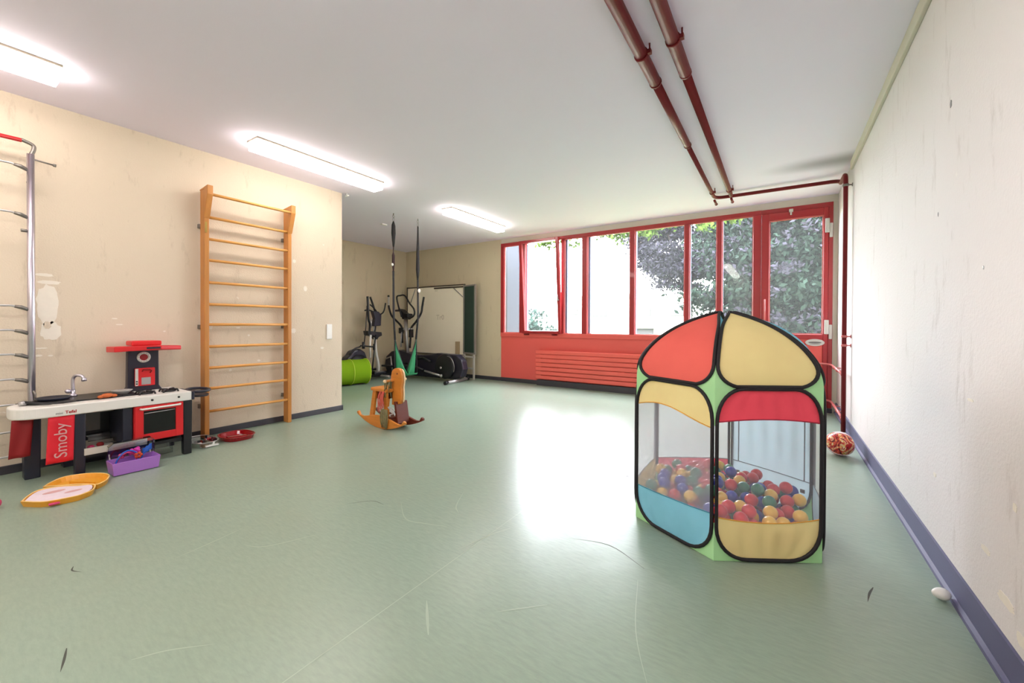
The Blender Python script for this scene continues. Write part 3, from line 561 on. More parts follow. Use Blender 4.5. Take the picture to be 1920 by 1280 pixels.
# hood column
MB().prism([(1.04, .524), (1.29, .524), (1.268, .56), (1.266, .90), (1.066, .90), (1.062, .56)], -4.56, -4.50, 'X').build('hood_column', M['charcoal'], pk, bevel=.006)
ck = MB(); ck.tube([(-4.496, 1.165+.036*math.cos(a), .805+.036*math.sin(a)) for a in [2*PI*i/24 for i in range(24)]], .010, 8, closed=True, flat=.6); ck.build('clock', M['offwhite'], pk)
MB().cyl((-4.50, 1.165, .805), (-4.493, 1.165, .805), .027, 20).build('clock_face', M['darkred'], pk)
for k in range(12):
    a = 2*PI*k/12
    MB().cyl((-4.491, 1.165+.035*math.cos(a), .805+.035*math.sin(a)), (-4.4885, 1.165+.035*math.cos(a), .805+.035*math.sin(a)), .0022, 6).build('clock_mark', M['charcoal'], pk)
cm = MB(); cm.box(-4.50, -4.478, 1.105, 1.235, .565, .715); cmo = cm.build('coffee_machine', M['toyred'], pk, bevel=.004)
MB().box(-4.478, -4.474, 1.105, 1.124, .57, .71).build('white_strip', M['offwhite'], cmo)
MB().box(-4.478, -4.475, 1.145, 1.205, .575, .635).build('recess', M['silver'], cmo)
m = MB(); m.tube([(-4.474, 1.15, .685), (-4.468, 1.155, .70), (-4.468, 1.20, .70), (-4.468, 1.21, .69), (-4.472, 1.20, .672)], .005, 8); m.build('machine_handle', M['darkred'], cmo)
for z in (.585, .605): MB().cyl((-4.474, 1.114, z), (-4.470, 1.114, z), .006, 10).build('button', M['charcoal'], cmo)
# red hood: flat flared canopy
m = MB()
m.add([(-4.60, .93, .905), (-4.60, 1.41, .895), (-4.36, 1.05, .90), (-4.36, 1.30, .90), (-4.60, .93, .865), (-4.60, 1.41, .86), (-4.36, 1.05, .872), (-4.36, 1.30, .872)][:0] or
      [(-4.60, .955, .852), (-4.42, .965, .858), (-4.37, 1.08, .868), (-4.37, 1.25, .872), (-4.42, 1.40, .862), (-4.60, 1.42, .856),
       (-4.60, .955, .900), (-4.42, .965, .902), (-4.37, 1.08, .908), (-4.37, 1.25, .908), (-4.42, 1.40, .898), (-4.60, 1.42, .895)],
      [(5, 4, 3, 2, 1, 0), (6, 7, 8, 9, 10, 11)]+[(i, (i+1) % 6, 6+(i+1) % 6, 6+i) for i in range(6)])
ho = m.build('hood', M['toyred'], pk, bevel=.006)
MB().box(-4.58, -4.42, 1.07, 1.265, .905, .945).build('hood_top', M['toyred'], pk, bevel=.01)
MB().box(-4.368, -4.363, 1.15, 1.24, .880, .895).build('hood_grille', M['charcoal'], ho)
# lettering on the worktop edge
R_ = Matrix(((0, 0, 1, 0), (1, 0, 0, 0), (0, 1, 0, 0), (0, 0, 0, 1)))      # text plane onto the plane facing +X
text_mesh('worktop_lettering', 'mini', .020, .0004, Matrix.Translation((XF+.001, .625, .470)) @ Matrix.Rotation(math.radians(0), 4, 'X') @ R_, M['charcoal'], pk)
text_mesh('worktop_lettering', 'Tefal', .028, .0004, Matrix.Translation((XF+.001, .680, .473)) @ R_, M['inkred'], pk, outline=.0008)
# ---- towels hanging from the worktop
def towel(y0, y1, z0, z1, lean, m, label, x=XF-.03, y0b=None, y1b=None):
    y0b = y0 if y0b is None else y0b; y1b = y1 if y1b is None else y1b
    def fn(u, v):
        zz = z1+(z0-z1)*v; yy = (y0+(y1-y0)*u)*(1-v)+(y0b+(y1b-y0b)*u)*v
        return (x+lean*v+.004*math.sin(u*9+v*2), yy, zz)
    o = MB().grid(fn, 12, 10).build('toy_towel', m, solid=.003); tag(o, label, 'towel'); return o
t1 = towel(.575, .70, .135, .447, .02, M['towel'], 'bright red toy towel with white lettering hanging from the worktop', x=XF-.012, y0b=.56, y1b=.69)
text_mesh('towel_lettering', 'Smoby', .088, .0008, Matrix.Translation((XF+.012, .632, .285)) @ Matrix.Rotation(-PI/2, 4, 'X').inverted() @ R_, M['ink'], t1, outline=.0)
t2 = towel(.425, .52, .195, .447, .0, M['darkred'], 'dark red plain towel hanging from the rounded end of the toy kitchen', x=-4.215, y0b=.41, y1b=.505)
# ---- play food and plate on the worktop
pt = MB(); pt.lathe([(.0, 0), (.03, 0), (.062, .030), (.064, .032), (.03, .007), (0, .006)], (-4.37, 1.0, .529), 24); tag(pt.build('toy_bowl', M['white']), 'white toy bowl on the worktop beside the hob', 'bowl')
cs = MB(); cs.sphere((-4.24, .885, .5465), .0235, 14, (1.0, 1.5, .72)); cs.sphere((-4.235, .85, .541), .016, 10, (1, 1.2, .75)); cs.sphere((-4.24, .925, .541), .016, 10, (1, 1.2, .75)); tag(cs.build('toy_bread', M['bread']), 'small brown toy bread roll lying on the worktop', 'toy food')
cl = MB(); cl.tube(smoothpath([(-4.33, .49, .548), (-4.25, .56, .535), (-4.20, .64, .531), (-4.22, .72, .531)], 5), [.012]*8+[.007]*8, 8, flat=.6); tag(cl.build('toy_ladle', M['black']), 'black toy ladle lying along the front of the sink', 'toy utensil')
cu = MB(); cu.sphere((-4.33, .485, .5395), .022, 12, (1.2, 1, .75)); tag(cu.build('toy_dish', M['silver']), 'small silver toy dish at the left end of the worktop', 'toy')
# red trinkets in the white tray
for k, (x, y, c_) in enumerate([(-4.25, .80, 'pink'), (-4.30, .86, 'darkred')]):
    q = MB(); q.sphere((x, y, .155+.018), .018, 12, (1.4, 1.2, 1)); tag(q.build('toy_piece', M[c_]), ('pink', 'dark red')[k]+' toy piece lying in the white tray of the toy kitchen', 'toy')
# grey clear lid on the tray
q = tray(-4.45, -4.33, .80, 1.00, .2, .235, .003, 'clear_container', M['clear'], None); q.parent = None; tag(q, 'clear plastic container on the white tray under the worktop', 'container')
# grey plastic sheet under the oven
q = MB().box(-4.30, -4.295, 1.08, 1.30, .002, .10).build('grey_box', M['clear'], bevel=.001); tag(q, 'transparent plastic panel leaning under the toy oven', 'container')

# ------------------------------------------------------------------ lilac box with hairbands
px0, px1, py0, py1 = -4.085, -3.925, .845, 1.115
bx = thing('lilac_box', ((px0+px1)/2, (py0+py1)/2, 0), 'lilac plastic box of toy hairbands with open clear lid before the toy kitchen', 'box')
def tbox(x0, x1, y0, y1, z0, z1, t, tap, n=1):
    m = MB(); o0 = [(x0+tap, y0+tap), (x1-tap, y0+tap), (x1-tap, y1-tap), (x0+tap, y1-tap)]; o1 = [(x0, y0), (x1, y0), (x1, y1), (x0, y1)]
    i1 = [(x0+t, y0+t), (x1-t, y0+t), (x1-t, y1-t), (x0+t, y1-t)]; i0 = [(x0+tap+t, y0+tap+t), (x1-tap-t, y0+tap+t), (x1-tap-t, y1-tap-t), (x0+tap+t, y1-tap-t)]
    vs = [(a, b, z0) for a, b in o0]+[(a, b, z1) for a, b in o1]+[(a, b, z1) for a, b in i1]+[(a, b, z0+t) for a, b in i0]
    fs = [(3, 2, 1, 0)]
    for r in range(3): fs += [(r*4+i, r*4+(i+1) % 4, (r+1)*4+(i+1) % 4, (r+1)*4+i) for i in range(4)]
    fs.append((12, 13, 14, 15)); return m.add(vs, fs)
tbox(px0, px1, py0, py1, .004, .095, .005, .010).build('box_body', M['purple'], bx, bevel=.003)
lm = Matrix.Translation((px0-.004, 0, .10)) @ Matrix.Rotation(math.radians(-78), 4, 'Y')
lid = MB(lm); lo = [(0, py0), (.10, py0+.005), (.125, py0+.03), (.125, py1-.03), (.10, py1-.005), (0, py1)]
lid.prism(lo, -.002, .002)
for i in range(5):
    a, b = Vector((*lo[i], 0)), Vector((*lo[i+1], 0)); n_ = Vector((b-a)).cross(Vector((0, 0, 1))).normalized()*.002
    lid.add([a-n_, b-n_, b+n_, a+n_, (a-n_)+Vector((0, 0, -.03)), (b-n_)+Vector((0, 0, -.03)), (b+n_)+Vector((0, 0, -.03)), (a+n_)+Vector((0, 0, -.03))], [(0, 1, 2, 3), (7, 6, 5, 4), (0, 4, 5, 1), (1, 5, 6, 2), (2, 6, 7, 3), (3, 7, 4, 0)])
lid.build('clear_lid', M['clear'], bx)
for y in (py0+.02, py1-.02): MB().tube([(px0+.004, y, .092), (px0-.002, y, .105), (px0-.012, y, .13)], .004, 8).build('lid_hinge', M['white'], bx)
for x in (px0+.02, px1-.02): MB().sphere((x, py1-.02, .008), .008, 8).build('foot', M['clear'], bx) if x > px0+.1 else None
def band(cy, r, x, col, name, label, tilt=0):
    t = thing(name, (x, cy, .03), label, 'hairband')
    MB().tube([(x+tilt*math.sin(a), cy+r*math.cos(a), .028+(r*1.75)*math.sin(a)) for a in [PI*i/20*1.06-.1 for i in range(21)]], .005, 8, flat=1.5).build('band', M[col], t); return t
hb1 = band(.945, .074, -3.985, 'blue', 'hairband', 'blue toy hairband standing in the lilac box')
m = MB()
for k in range(5):
    a = 2*PI*k/5; m.sphere((-3.98, 1.0+.014*math.cos(a), .112+.014*math.sin(a)), .012, 8, (.6, 1, 1))
m.build('flower', M['orange'], hb1)
hb2 = band(.945, .062, -4.025, 'pink', 'hairband', 'pink toy hairband with magenta ruffle in the lilac box', .01)
m = MB(); rr = random.Random(2)
for k in range(16): m.sphere((-4.025+rr.uniform(-.012, .012), .98+rr.uniform(-.03, .03), .138+rr.uniform(-.014, .016)), .013, 8)
m.build('ruffle', M['magenta'], hb2)
m = MB()
for k in range(9): m.sphere((-4.02+rr.uniform(-.01, .01), .915+rr.uniform(-.02, .02), .118+rr.uniform(-.014, .014)), .010, 8)
m.build('pompoms', M['pink'], hb2)
bw = thing('toy_bow', (-4.0, 1.03, .03), 'crumpled blue toy bow leaning in the lilac box', 'toy bow')
def bowfn(u, v): return (-3.985-.03*v+.006*math.sin(u*14), .985+.065*v+.05*(u-.5), .03+.075*u+.045*v+.004*math.sin(v*16))
MB().grid(bowfn, 12, 14).build('bow_cloth', M['blue'], bw, solid=.002)
MB().grid(lambda u, v: (-4.03-.02*v, 1.035+.06*v, .095+.045*u+.03*v+.003*math.sin(v*18)), 8, 12).build('bow_tail', M['blue'], bw, solid=.002)

# ------------------------------------------------------------------ open amber case, two halves
cs = thing('toy_case', (-3.8, .6, 0), 'open amber plastic play case with a printed card on the floor, far left', 'toy case')
fr = [(-3.745, .409), (-3.847, .45), (-3.914, .501), (-3.896, .585), (-3.808, .666), (-3.755, .725), (-3.643, .700), (-3.601, .653), (-3.586, .616), (-3.601, .541), (-3.638, .472)]
bk = [(-3.968, .526), (-4.045, .572), (-4.11, .643), (-4.075, .739), (-3.997, .804), (-3.909, .827), (-3.807, .80), (-3.743, .753), (-3.736, .724), (-3.82, .68), (-3.90, .60)]
def shell(out, h, t, name, m, inner=.012, rim=None):
    P = smoothpath([(*p, 0) for p in out+[out[0]]], 3)[:-1]; P = [(p.x, p.y) for p in P]; cx = sum(p[0] for p in P)/len(P); cy = sum(p[1] for p in P)/len(P)
    ins = lambda f: [(cx+(p[0]-cx)*f, cy+(p[1]-cy)*f) for p in P]
    n = len(P); rings = [(ins(.93), 0), (ins(1), h), (ins(1-t), h), (ins(.93-t), .005)]
    vs = [(a, b, z) for pr_, z in rings for a, b in pr_]; fs = [tuple(reversed(range(n)))]
    for r in range(3): fs += [(r*n+i, r*n+(i+1) % n, (r+1)*n+(i+1) % n, (r+1)*n+i) for i in range(n)]
    fs.append(tuple(range(3*n, 4*n))); MB().add(vs, fs).build(name, m, cs)
    if rim: MB().tube([(a, b, h) for a, b in ins(1-t/2)], .0035, 6, closed=True).build(name+'_rim', rim, cs)
    return ins
i1 = shell(fr, .034, .06, 'lid', M['yellowp'], rim=M['yellowl']); i2 = shell(bk, .034, .06, 'tray', M['yellowp'], rim=M['yellowl'])
MB().prism(i1(.89), .020, .0345).build('card', M['card'], cs, label='white printed card inside the lid')
MB().box(-3.612, -3.588, .50, .545, .012, .022).build('latch', M['pink'], cs, bevel=.003, label='red latch')
for dx, dy, w in ((-.03, -.02, .05), (.05, .05, .04)):
    MB().prism([(-3.76+dx+w*math.cos(a)*.5, .57+dy+w*math.sin(a)) for a in [2*PI*i/14 for i in range(14)]], .0345, .0350).build('card_print', M['ink'], cs)
MB().prism([(-4.0, .65), (-3.99, .66), (-3.84, .745), (-3.85, .735)], .006, .022).build('divider', M['yellowp'], cs)

# ------------------------------------------------------------------ red tray and clear box by the wall bars
rt = thing('red_tray', (-4.40, 1.79, 0), 'glossy dark red oval plastic tray on the floor under the wall bars', 'tray')
def oval(cx, cy, a, b, n=32, p=2.6): return [(cx+a*math.copysign(abs(math.cos(t))**(2/p), math.cos(t)), cy+b*math.copysign(abs(math.sin(t))**(2/p), math.sin(t))) for t in [2*PI*i/n for i in range(n)]]
def ovaltray(cx, cy, a, b, h, t, name, m, par, flare=.012):
    n = 32; rings = [(oval(cx, cy, a-flare, b-flare), 0), (oval(cx, cy, a, b), h), (oval(cx, cy, a+.006, b+.006), h), (oval(cx, cy, a-t, b-t), h-.001), (oval(cx, cy, a-flare-t, b-flare-t), t)]
    vs = [(x, y, z) for o_, z in rings for x, y in o_]; fs = [tuple(reversed(range(n)))]
    for r in range(4): fs += [(r*n+i, r*n+(i+1) % n, (r+1)*n+(i+1) % n, (r+1)*n+i) for i in range(n)]
    fs.append(tuple(range(4*n, 5*n))); return MB().add(vs, fs).build(name, m, par)
M['gred'] = mat('glossy_red_plastic', srgb(150, 8, 20), .12, coat=.5)
ovaltray(-4.33, 1.80, .15, .135, .035, .006, 'tray_body', M['gred'], rt)
MB().tube([(x, y, .037) for x, y in oval(-4.33, 1.80, .153, .138)], .004, 6, closed=True).build('tray_rim', M['gred'], rt)
MB().prism([(-4.40, 1.74), (-4.36, 1.74), (-4.30, 1.88), (-4.34, 1.88)], .006, .016).build('tray_rib', M['gred'], rt)
cb = thing('clear_box', (-4.36, 1.52, 0), 'clear plastic box with white clasp beside the toy kitchen leg', 'container')
ovaltray(-4.36, 1.525, .17, .105, .045, .004, 'box_body', M['clear'], cb)
MB().tube([(x, y, .046) for x, y in oval(-4.36, 1.525, .172, .107)], .003, 6, closed=True).build('box_rim', M['silver'], cb)
MB().box(-4.21, -4.185, 1.50, 1.60, .006, .020).build('clasp', M['white'], cb, bevel=.004); MB().box(-4.32, -4.30, 1.45, 1.51, .02, .028).build('clasp', M['white'], cb, bevel=.003)
# pink ball at the very edge
q = MB(); q.sphere((-3.835, .318, .032), .032, 16); tag(q.build('pink_ball', M['pink']), 'pink ball just showing at the left edge of the photo', 'ball')

# ================================================================== ROCKING HORSE
HA = math.radians(-5)
HX = Matrix.Translation((-3.50, 2.93, 0)) @ Matrix.Rotation(HA, 4, 'Z')
rh = thing('rocking_horse', (-3.50, 2.93, 0), 'honey pine rocking horse on curved rockers facing right', 'rocking horse')
def outline(fn_top, fn_bot, n=24): return [fn_bot(i/n) for i in range(n+1)]+[fn_top(1-i/n) for i in range(n+1)]
def rocker(y0, y1, m, name='rocker'):
    # long crescent, tips rising
    def bot(t): x = -.43+.86*t; return (x, .0+.52*(x*.92)**2*1.25)
    def top(t):
        x = -.43+.86*t; a = abs(x)/.43
        return (x, .115+.02*math.cos(x*8)+.13*max(0, a-.72)**1.2-.02*a if a < .9 else .0+.52*(x*.92)**2*1.25+.035*(1-a)/.1+.02)
    MB(HX).prism(outline(top, bot, 30), y0, y1, 'Y').build(name, m, rh, bevel=.004)
rocker(-.125, -.1, M['pinel']); rocker(.1, .125, M['maroon'])
def leg(pts, y0, y1, m): MB(HX).prism(pts, y0, y1, 'Y').build('leg', m, rh, bevel=.004)
leg([(-.235, .06), (-.165, .06), (-.105, .375), (-.165, .375)], -.098, -.072, M['pinel'])
leg([(-.235, .06), (-.165, .06), (-.105, .375), (-.165, .375)], .072, .098, M['pinel'])
leg([(.05, .06), (.12, .06), (.085, .375), (.03, .375)], -.098, -.072, M['pinel'])
leg([(.05, .06), (.12, .06), (.085, .375), (.03, .375)], .072, .098, M['maroon'])
MB(HX).box(-.19, .10, -.11, .11, .375, .413).build('seat', M['pinel'], rh, bevel=.012)
MB(HX).box(-.10, .045, -.070, .070, .30, .374).build('body', M['maroon'], rh, bevel=.004)
MB(HX).prism([(.19, .06), (.22, .06), (.175, .285), (.145, .285)], -.050, .098, 'Y').build('chest_board', M['maroon'], rh, bevel=.004)
MB(HX).prism([(-.16, .30), (.03, .26), (.03, .372), (-.16, .372)], -.070, -.055, 'Y').build('side_apron', M['maroon'], rh)
MB(HX).box(-.02, .16, -.098, .098, .10, .125).build('footrest', M['maroon'], rh, bevel=.004)
hp = smoothpath([(.07, 0, .24), (.075, 0, .38), (.06, 0, .47), (.055, 0, .54), (.08, 0, .605), (.14, 0, .632), (.20, 0, .62), (.235, 0, .575), (.24, 0, .50), (.228, 0, .44), (.232, 0, .36), (.22, 0, .28), (.15, 0, .24)], 4)
hp = [(p.x, p.z) for p in hp]
hd_ = MB(HX).prism(hp, -.022, .022, 'Y').build('head', M['pinel'], rh, bevel=.006)
# bare pale edge down the front of the head
fe = [p for p in hp if p[0] > .19 and .27 < p[1] < .63]
MB(HX).tube([(p[0]+.004, .012, p[1]) for p in fe], .010, 6, flat=.5).build('pale_front_edge', M['pale_edge'], hd_)
MB(HX).cyl((.165, -.024, .575), (.165, -.0215, .575), .010, 12).build('eye', M['maroon'], hd_)
MB(HX).cyl((.10, -.12, .50), (.10, .12, .50), .013, 12).build('handle_bar', M['pinel'], rh)
m = MB(HX)
for s in (-1, 1): m.sphere((.10, .125*s, .50), .019, 12)
m.build('handle_knobs', M['pale_edge'], rh)
rr = random.Random(5)
m = MB(HX)
for k in range(34):
    y = -.10+.2*rr.random(); x = .10+rr.uniform(-.02, .02); L_ = rr.uniform(.08, .20)
    m.tube(smoothpath([(x, y, .505), (x-.02+rr.uniform(-.02, .02), y-.01, .47), (x-.03+rr.uniform(-.03, .03), y-.015, .505-L_)], 3), .0045, 5)
m.build('yarn_mane', M['rope'], rh, kind='stuff')
m = MB(HX)
for k in range(16):
    x = .02+rr.uniform(-.03, .05); m.tube(smoothpath([(x, -.102, .40), (x+rr.uniform(-.02, .02), -.128, .32), (x+rr.uniform(-.03, .03), -.128, .17+rr.random()*.08)], 3), .004, 5)
m.build('pink_yarn', M['pinkyarn'], rh, kind='stuff')
m = MB(HX)
for k in range(18):
    x = .095+rr.uniform(-.045, .05); m.tube(smoothpath([(x, -.128, .21), (x+rr.uniform(-.03, .03), -.140, .13), (x+rr.uniform(-.03, .03), -.135, .015+rr.random()*.03)], 3), .0055, 5)
m.build('olive_tassel', M['rope'], rh, kind='stuff')
m = MB(HX)
for k in range(12):
    x, z = .15+.09*rr.random(), .17+.07*rr.random(); m.tube(smoothpath([(x, -.10, z), (x+rr.uniform(-.03, .04), -.125, z+rr.uniform(-.03, .03)), (x+rr.uniform(-.04, .05), -.11, z+rr.uniform(-.03, .02))], 3), .008, 6, flat=.5)
m.build('grey_ribbon', M['greyrag'], rh)

# ================================================================== SWING
sw = thing('hanging_swing', (-4.80, 4.33, .33), 'green cloth sling swing on two black straps from the ceiling', 'swing')
hooks = [(-4.84, 4.12), (-4.765, 4.54)]
for i, (x, y) in enumerate(hooks):
    m = MB(); m.cyl((x, y, H-.03), (x, y, H), .008, 8); m.tube([(x, y+.016*math.cos(a), H-.045+.016*math.sin(a)) for a in [2*PI*k/12 for k in range(12)]], .004, 6, closed=True)
    m.tube([(x, y+.012*math.cos(a), H-.09+.032*math.sin(a)) for a in [2*PI*k/12 for k in range(12)]], .004, 6, closed=True); m.build('hook', M['steel'], sw)
    MB().tube([(x, y, H-.12), (x, y, H-.18), (x, y, H-.30), (x, y, H-.42), (x, y, H-.50)] if i == 0 else [(x, y, H-.12), (x, y, H-.30), (x, y, H-.55), (x, y, H-.80), (x, y, H-.95)], [.012, .034, .038, .026, .014] if i == 0 else [.014, .018, .030, .036, .018], 10, flat=.5).build('folded_webbing', M['strap'], sw)
    z0 = H-.50 if i == 0 else H-.95
    if i == 0: MB().tube([(x, y, z0), (x, y, z0-.08), (x, y, z0-.13), (x, y, z0-.25), (x, y, z0-.36)], [.012, .009, .026, .026, .012], 10, flat=.5).build('folded_webbing', M['strapred'], sw)
    ze = z0-.36 if i == 0 else z0
    MB().tube([(x, y, ze), (x+.01, y, 1.2), (-4.80, y+(.0), .86)], .020, 8, flat=.45).build('strap', M['strap'], sw)
    m = MB(); m.sphere((x+.02, y-.035 if i == 0 else y+.01, 1.98 if i == 0 else 1.62), .03 if i else .02, 10, (.5, 1, 1.1)); m.build('paper_tag', M['paper'], sw)
# cloth sling: each end rises to a point
YM = (hooks[0][1]+hooks[1][1])/2
def edge(u): return .33+.52*abs(2*u-1)**1.15
def sling(u, v):
    y = hooks[0][1]+(hooks[1][1]-hooks[0][1])*u; w = (1-abs(2*u-1)**1.6)
    return (-4.80+(.18*w)*(v-.5)*2, y, edge(u)*1.0-.0+(-.22)*(1-(2*v-1)**2)*w - .0)
# side skirts: green triangles spreading downwards from each strap
for i, (x, y) in enumerate(hooks):
    s = 1 if i == 0 else -1
    def fn(u, v, y=y, s=s):
        zt = .86-.50*u; zb = .86-.56*min(1, u*6)**.8
        return (-4.80+.05*math.sin(PI*v)*(u+.1)+.02*s*u, y+s*.19*u-s*.012*(1-v)*min(1, u*5), zt*(1-v)+zb*v)
    MB().grid(fn, 16, 10).build('sling_cloth', M['cgreen'], sw, solid=.003)
    MB().tube([fn(k/12, 0) for k in range(13)], .012, 6, flat=.6).build('sling_edge', M['strap'], sw)
    MB().tube([fn(.16, k/6) for k in range(7)][:0] or [(-4.80, y-s*.006, .86), (-4.80, y-s*.010, .6), (-4.79, y-s*.012, .32)], .008, 6).build('sling_edge', M['strap'], sw)
MB().grid(lambda u, v: (-4.80+.04*(v-.5)*2, hooks[0][1]+(hooks[1][1]-hooks[0][1])*u, .30+.03*(2*v-1)**2), 10, 6).build('sling_seat', M['cgreen'], sw, solid=.003)

# ================================================================== ELLIPTICAL TRAINERS
def T(m, pts, r, n=8, sm=True, **k): return m.tube(smoothpath(pts, 4) if sm and len(pts) > 2 else pts, r, n, **k)
ea = thing('elliptical_trainer', (-6.85, 5.0, 0), 'black elliptical trainer with white posts by the alcove side wall', 'exercise machine')
X = -6.85
m = MB(); T(m, [(X+.15, 5.071, 1.631), (X+.15, 5.084, 1.38), (X+.13, 5.109, 1.181), (X+.08, 5.18, 1.086), (X+.06, 5.184, .90)], .022); m.build('left_handle', M['black'], ea)
m = MB(); T(m, [(X-.15, 5.361, 1.648), (X-.15, 5.44, 1.468), (X-.12, 5.467, 1.294), (X-.08, 5.44, 1.1), (X-.06, 5.40, .88)], .020); m.build('right_handle', M['black'], ea)
m = MB(); T(m, [(X, 5.246, 1.481), (X, 5.32, 1.43), (X, 5.401, 1.347), (X, 5.40, 1.27)], .014); T(m, [(X, 5.628, 1.531), (X, 5.60, 1.40), (X, 5.55, 1.32), (X, 5.44, 1.27)], .015); T(m, [(X, 5.12, 1.36), (X, 5.20, 1.375), (X, 5.30, 1.35)], .015); m.build('fixed_handlebar', M['black'], ea)
m = MB(); T(m, [(X+.15, 5.06, 1.45), (X+.16, 5.03, 1.1), (X+.18, 4.976, .712)], .010, sm=False); m.build('left_rod', M['black'], ea)
m = MB(); m.prism([(5.27, 1.36), (5.42, 1.345), (5.49, 1.28), (5.475, 1.06), (5.30, 1.05), (5.33, 1.2)], X-.04, X+.05, 'X'); m.build('console', M['charcoal'], ea, bevel=.012)
m = MB(); m.tube([(X+.02, 5.25, 1.2), (X+.02, 5.25, 1.02)], .016, 10); m.tube([(X+.02, 5.33, 1.05), (X+.02, 5.31, .92)], .012, 10); m.build('console_neck', M['silver'], ea)
m = MB(); m.prism([(5.13, .96), (5.47, .93), (5.48, .86), (5.40, .83), (5.36, .78), (5.30, .84), (5.15, .87)], X-.07, X+.08, 'X'); m.build('pivot_housing', M['black'], ea, bevel=.01)
m = MB(); m.tube([(X+.10, 5.185, .88), (X+.10, 5.165, .66), (X+.08, 5.19, .43)], .020, 10); m.build('post', M['white'], ea)
m = MB(); T(m, [(X+.03, 5.337, .83), (X+.03, 5.37, .52), (X+.02, 5.438, .281), (X, 5.45, .10)], .026, 10); m.build('post', M['white'], ea)
m = MB(); T(m, [(X-.08, 5.40, .86), (X-.08, 5.43, .55), (X-.08, 5.485, .278), (X-.1, 5.49, .10)], .018, 10); m.build('post', M['white'], ea)
m = MB(); m.tube([(X+.12, 5.286, .88), (X+.14, 5.22, .42), (X+.14, 5.18, .12)], .014, 8); m.build('pedal_rod', M['black'], ea)
m = MB(); m.tube([(X+.17, 4.90, .68), (X+.15, 5.08, .66), (X+.12, 5.25, .64)], .014, 8); m.cyl((X+.17, 4.965, .62), (X+.17, 4.965, .75), .028, 10); m.cyl((X+.12, 5.25, .58), (X+.12, 5.25, .70), .024, 10); m.build('cross_link', M['black'], ea)
m = MB(); m.prism([(4.62, .10), (4.60, .28), (4.68, .46), (4.74, .50), (4.80, .58), (4.95, .62), (5.06, .55), (5.12, .40), (5.16, .12), (5.12, .05), (4.68, .05)], X-.10, X+.10, 'X'); m.build('flywheel_cover', M['charcoal'], ea, bevel=.03)
m = MB(); m.lathe([(.0, 0), (.20, 0), (.21, .01), (.205, .03), (.0, .035)], (X+.10, 4.90, .30), 28, 'X'); m.build('flywheel_disc', M['black'], ea)
m = MB(); T(m, [(X+.12, 4.70, .52), (X+.12, 4.80, .62), (X+.12, 4.93, .66)], .014); m.build('cover_rim', M['black'], ea)
m = MB(); m.cyl((X-.22, 4.72, .03), (X+.12, 4.72, .03), .03, 12); m.build('floor_bar', M['black'], ea)
m = MB(); m.cyl((X-.25, 5.50, .03), (X+.30, 5.50, .03), .03, 12); m.build('floor_bar', M['silver'], ea)
m = MB(); m.box(X-.03, X+.03, 4.70, 5.5, .03, .08); m.build('beam', M['black'], ea)
for dx, y, z in ((.22, 5.27, .13), (-.16, 5.40, .16)):
    q = MB(); q.box(X+dx-.07, X+dx+.07, y-.14, y+.14, z-.02, z+.02); q.box(X+dx-.07, X+dx+.07, y-.14, y-.12, z+.02, z+.05); q.build('pedal', M['black'], ea, bevel=.01)
    q = MB(); q.box(X+dx-.06, X+dx+.06, y-.08, y+.10, z+.0205, z+.026); q.build('pedal_tread', M['grey'], ea)

eb = thing('elliptical_trainer', (-5.9, 5.9, 0), 'black elliptical trainer with round flywheel cover before the whiteboard', 'exercise machine')
Y = 5.9
m = MB(); T(m, [(-7.08, Y, 1.50), (-7.06, Y, 1.42), (-6.98, Y, 1.272), (-6.837, Y, 1.168), (-6.687, Y, 1.055), (-6.63, Y-.02, .93), (-6.60, Y-.04, .7)], .021); m.build('left_handle', M['black'], eb)
m = MB(); m.cyl((-7.08, Y, 1.50), (-7.085, Y, 1.68), .021, 10); m.build('left_grip', M['offwhite'], eb); m = MB(); m.sphere((-7.085, Y, 1.70), .026, 10); m.build('grip_cap', M['black'], eb)
m = MB(); T(m, [(-6.119, Y+.1, 1.655), (-6.164, Y+.1, 1.461), (-6.179, Y+.08, 1.32), (-6.272, Y+.04, 1.156), (-6.381, Y, 1.013), (-6.396, Y, .85), (-6.42, Y, .60)], .021); m.build('right_handle', M['black'], eb)
m = MB(); T(m, [(-6.557, Y-.1, 1.246), (-6.60, Y-.1, 1.36), (-6.656, Y-.1, 1.471), (-6.706, Y-.1, 1.66), (-6.60, Y-.1, 1.69), (-6.46, Y-.1, 1.68), (-6.32, Y-.1, 1.519), (-6.20, Y-.1, 1.407), (-6.18, Y-.1, 1.30), (-6.272, Y-.1, 1.227), (-6.461, Y-.1, 1.212)], .017); m.build('loop_handlebar', M['black'], eb)
m = MB(); m.prism([(-6.70, 1.42), (-6.62, 1.40), (-6.50, 1.32), (-6.40, 1.31), (-6.39, 1.25), (-6.47, 1.19), (-6.56, 1.20), (-6.60, 1.32)], Y-.09, Y+.06, 'Y'); m.build('console', M['black'], eb, bevel=.01)
m = MB(); m.box(-6.80, -6.62, Y-.07, Y+.07, 1.36, 1.40); m.build('console_screen', M['charcoal'], eb, bevel=.008)
m = MB(); m.tube([(-6.549, Y-.01, 1.20), (-6.50, Y-.01, .80), (-6.46, Y-.01, .45)], .032, 10); m.build('mast', M['silver'], eb)
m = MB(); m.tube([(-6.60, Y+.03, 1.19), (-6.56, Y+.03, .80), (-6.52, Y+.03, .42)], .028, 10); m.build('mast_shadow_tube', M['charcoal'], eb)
m = MB(); m.cyl((-6.68, Y, .99), (-6.36, Y, 1.0), .020, 10); m.sphere((-6.55, Y-.03, .99), .03, 10); m.sphere((-6.42, Y-.03, .99), .025, 10); m.build('pivot_axle', M['silver'], eb)
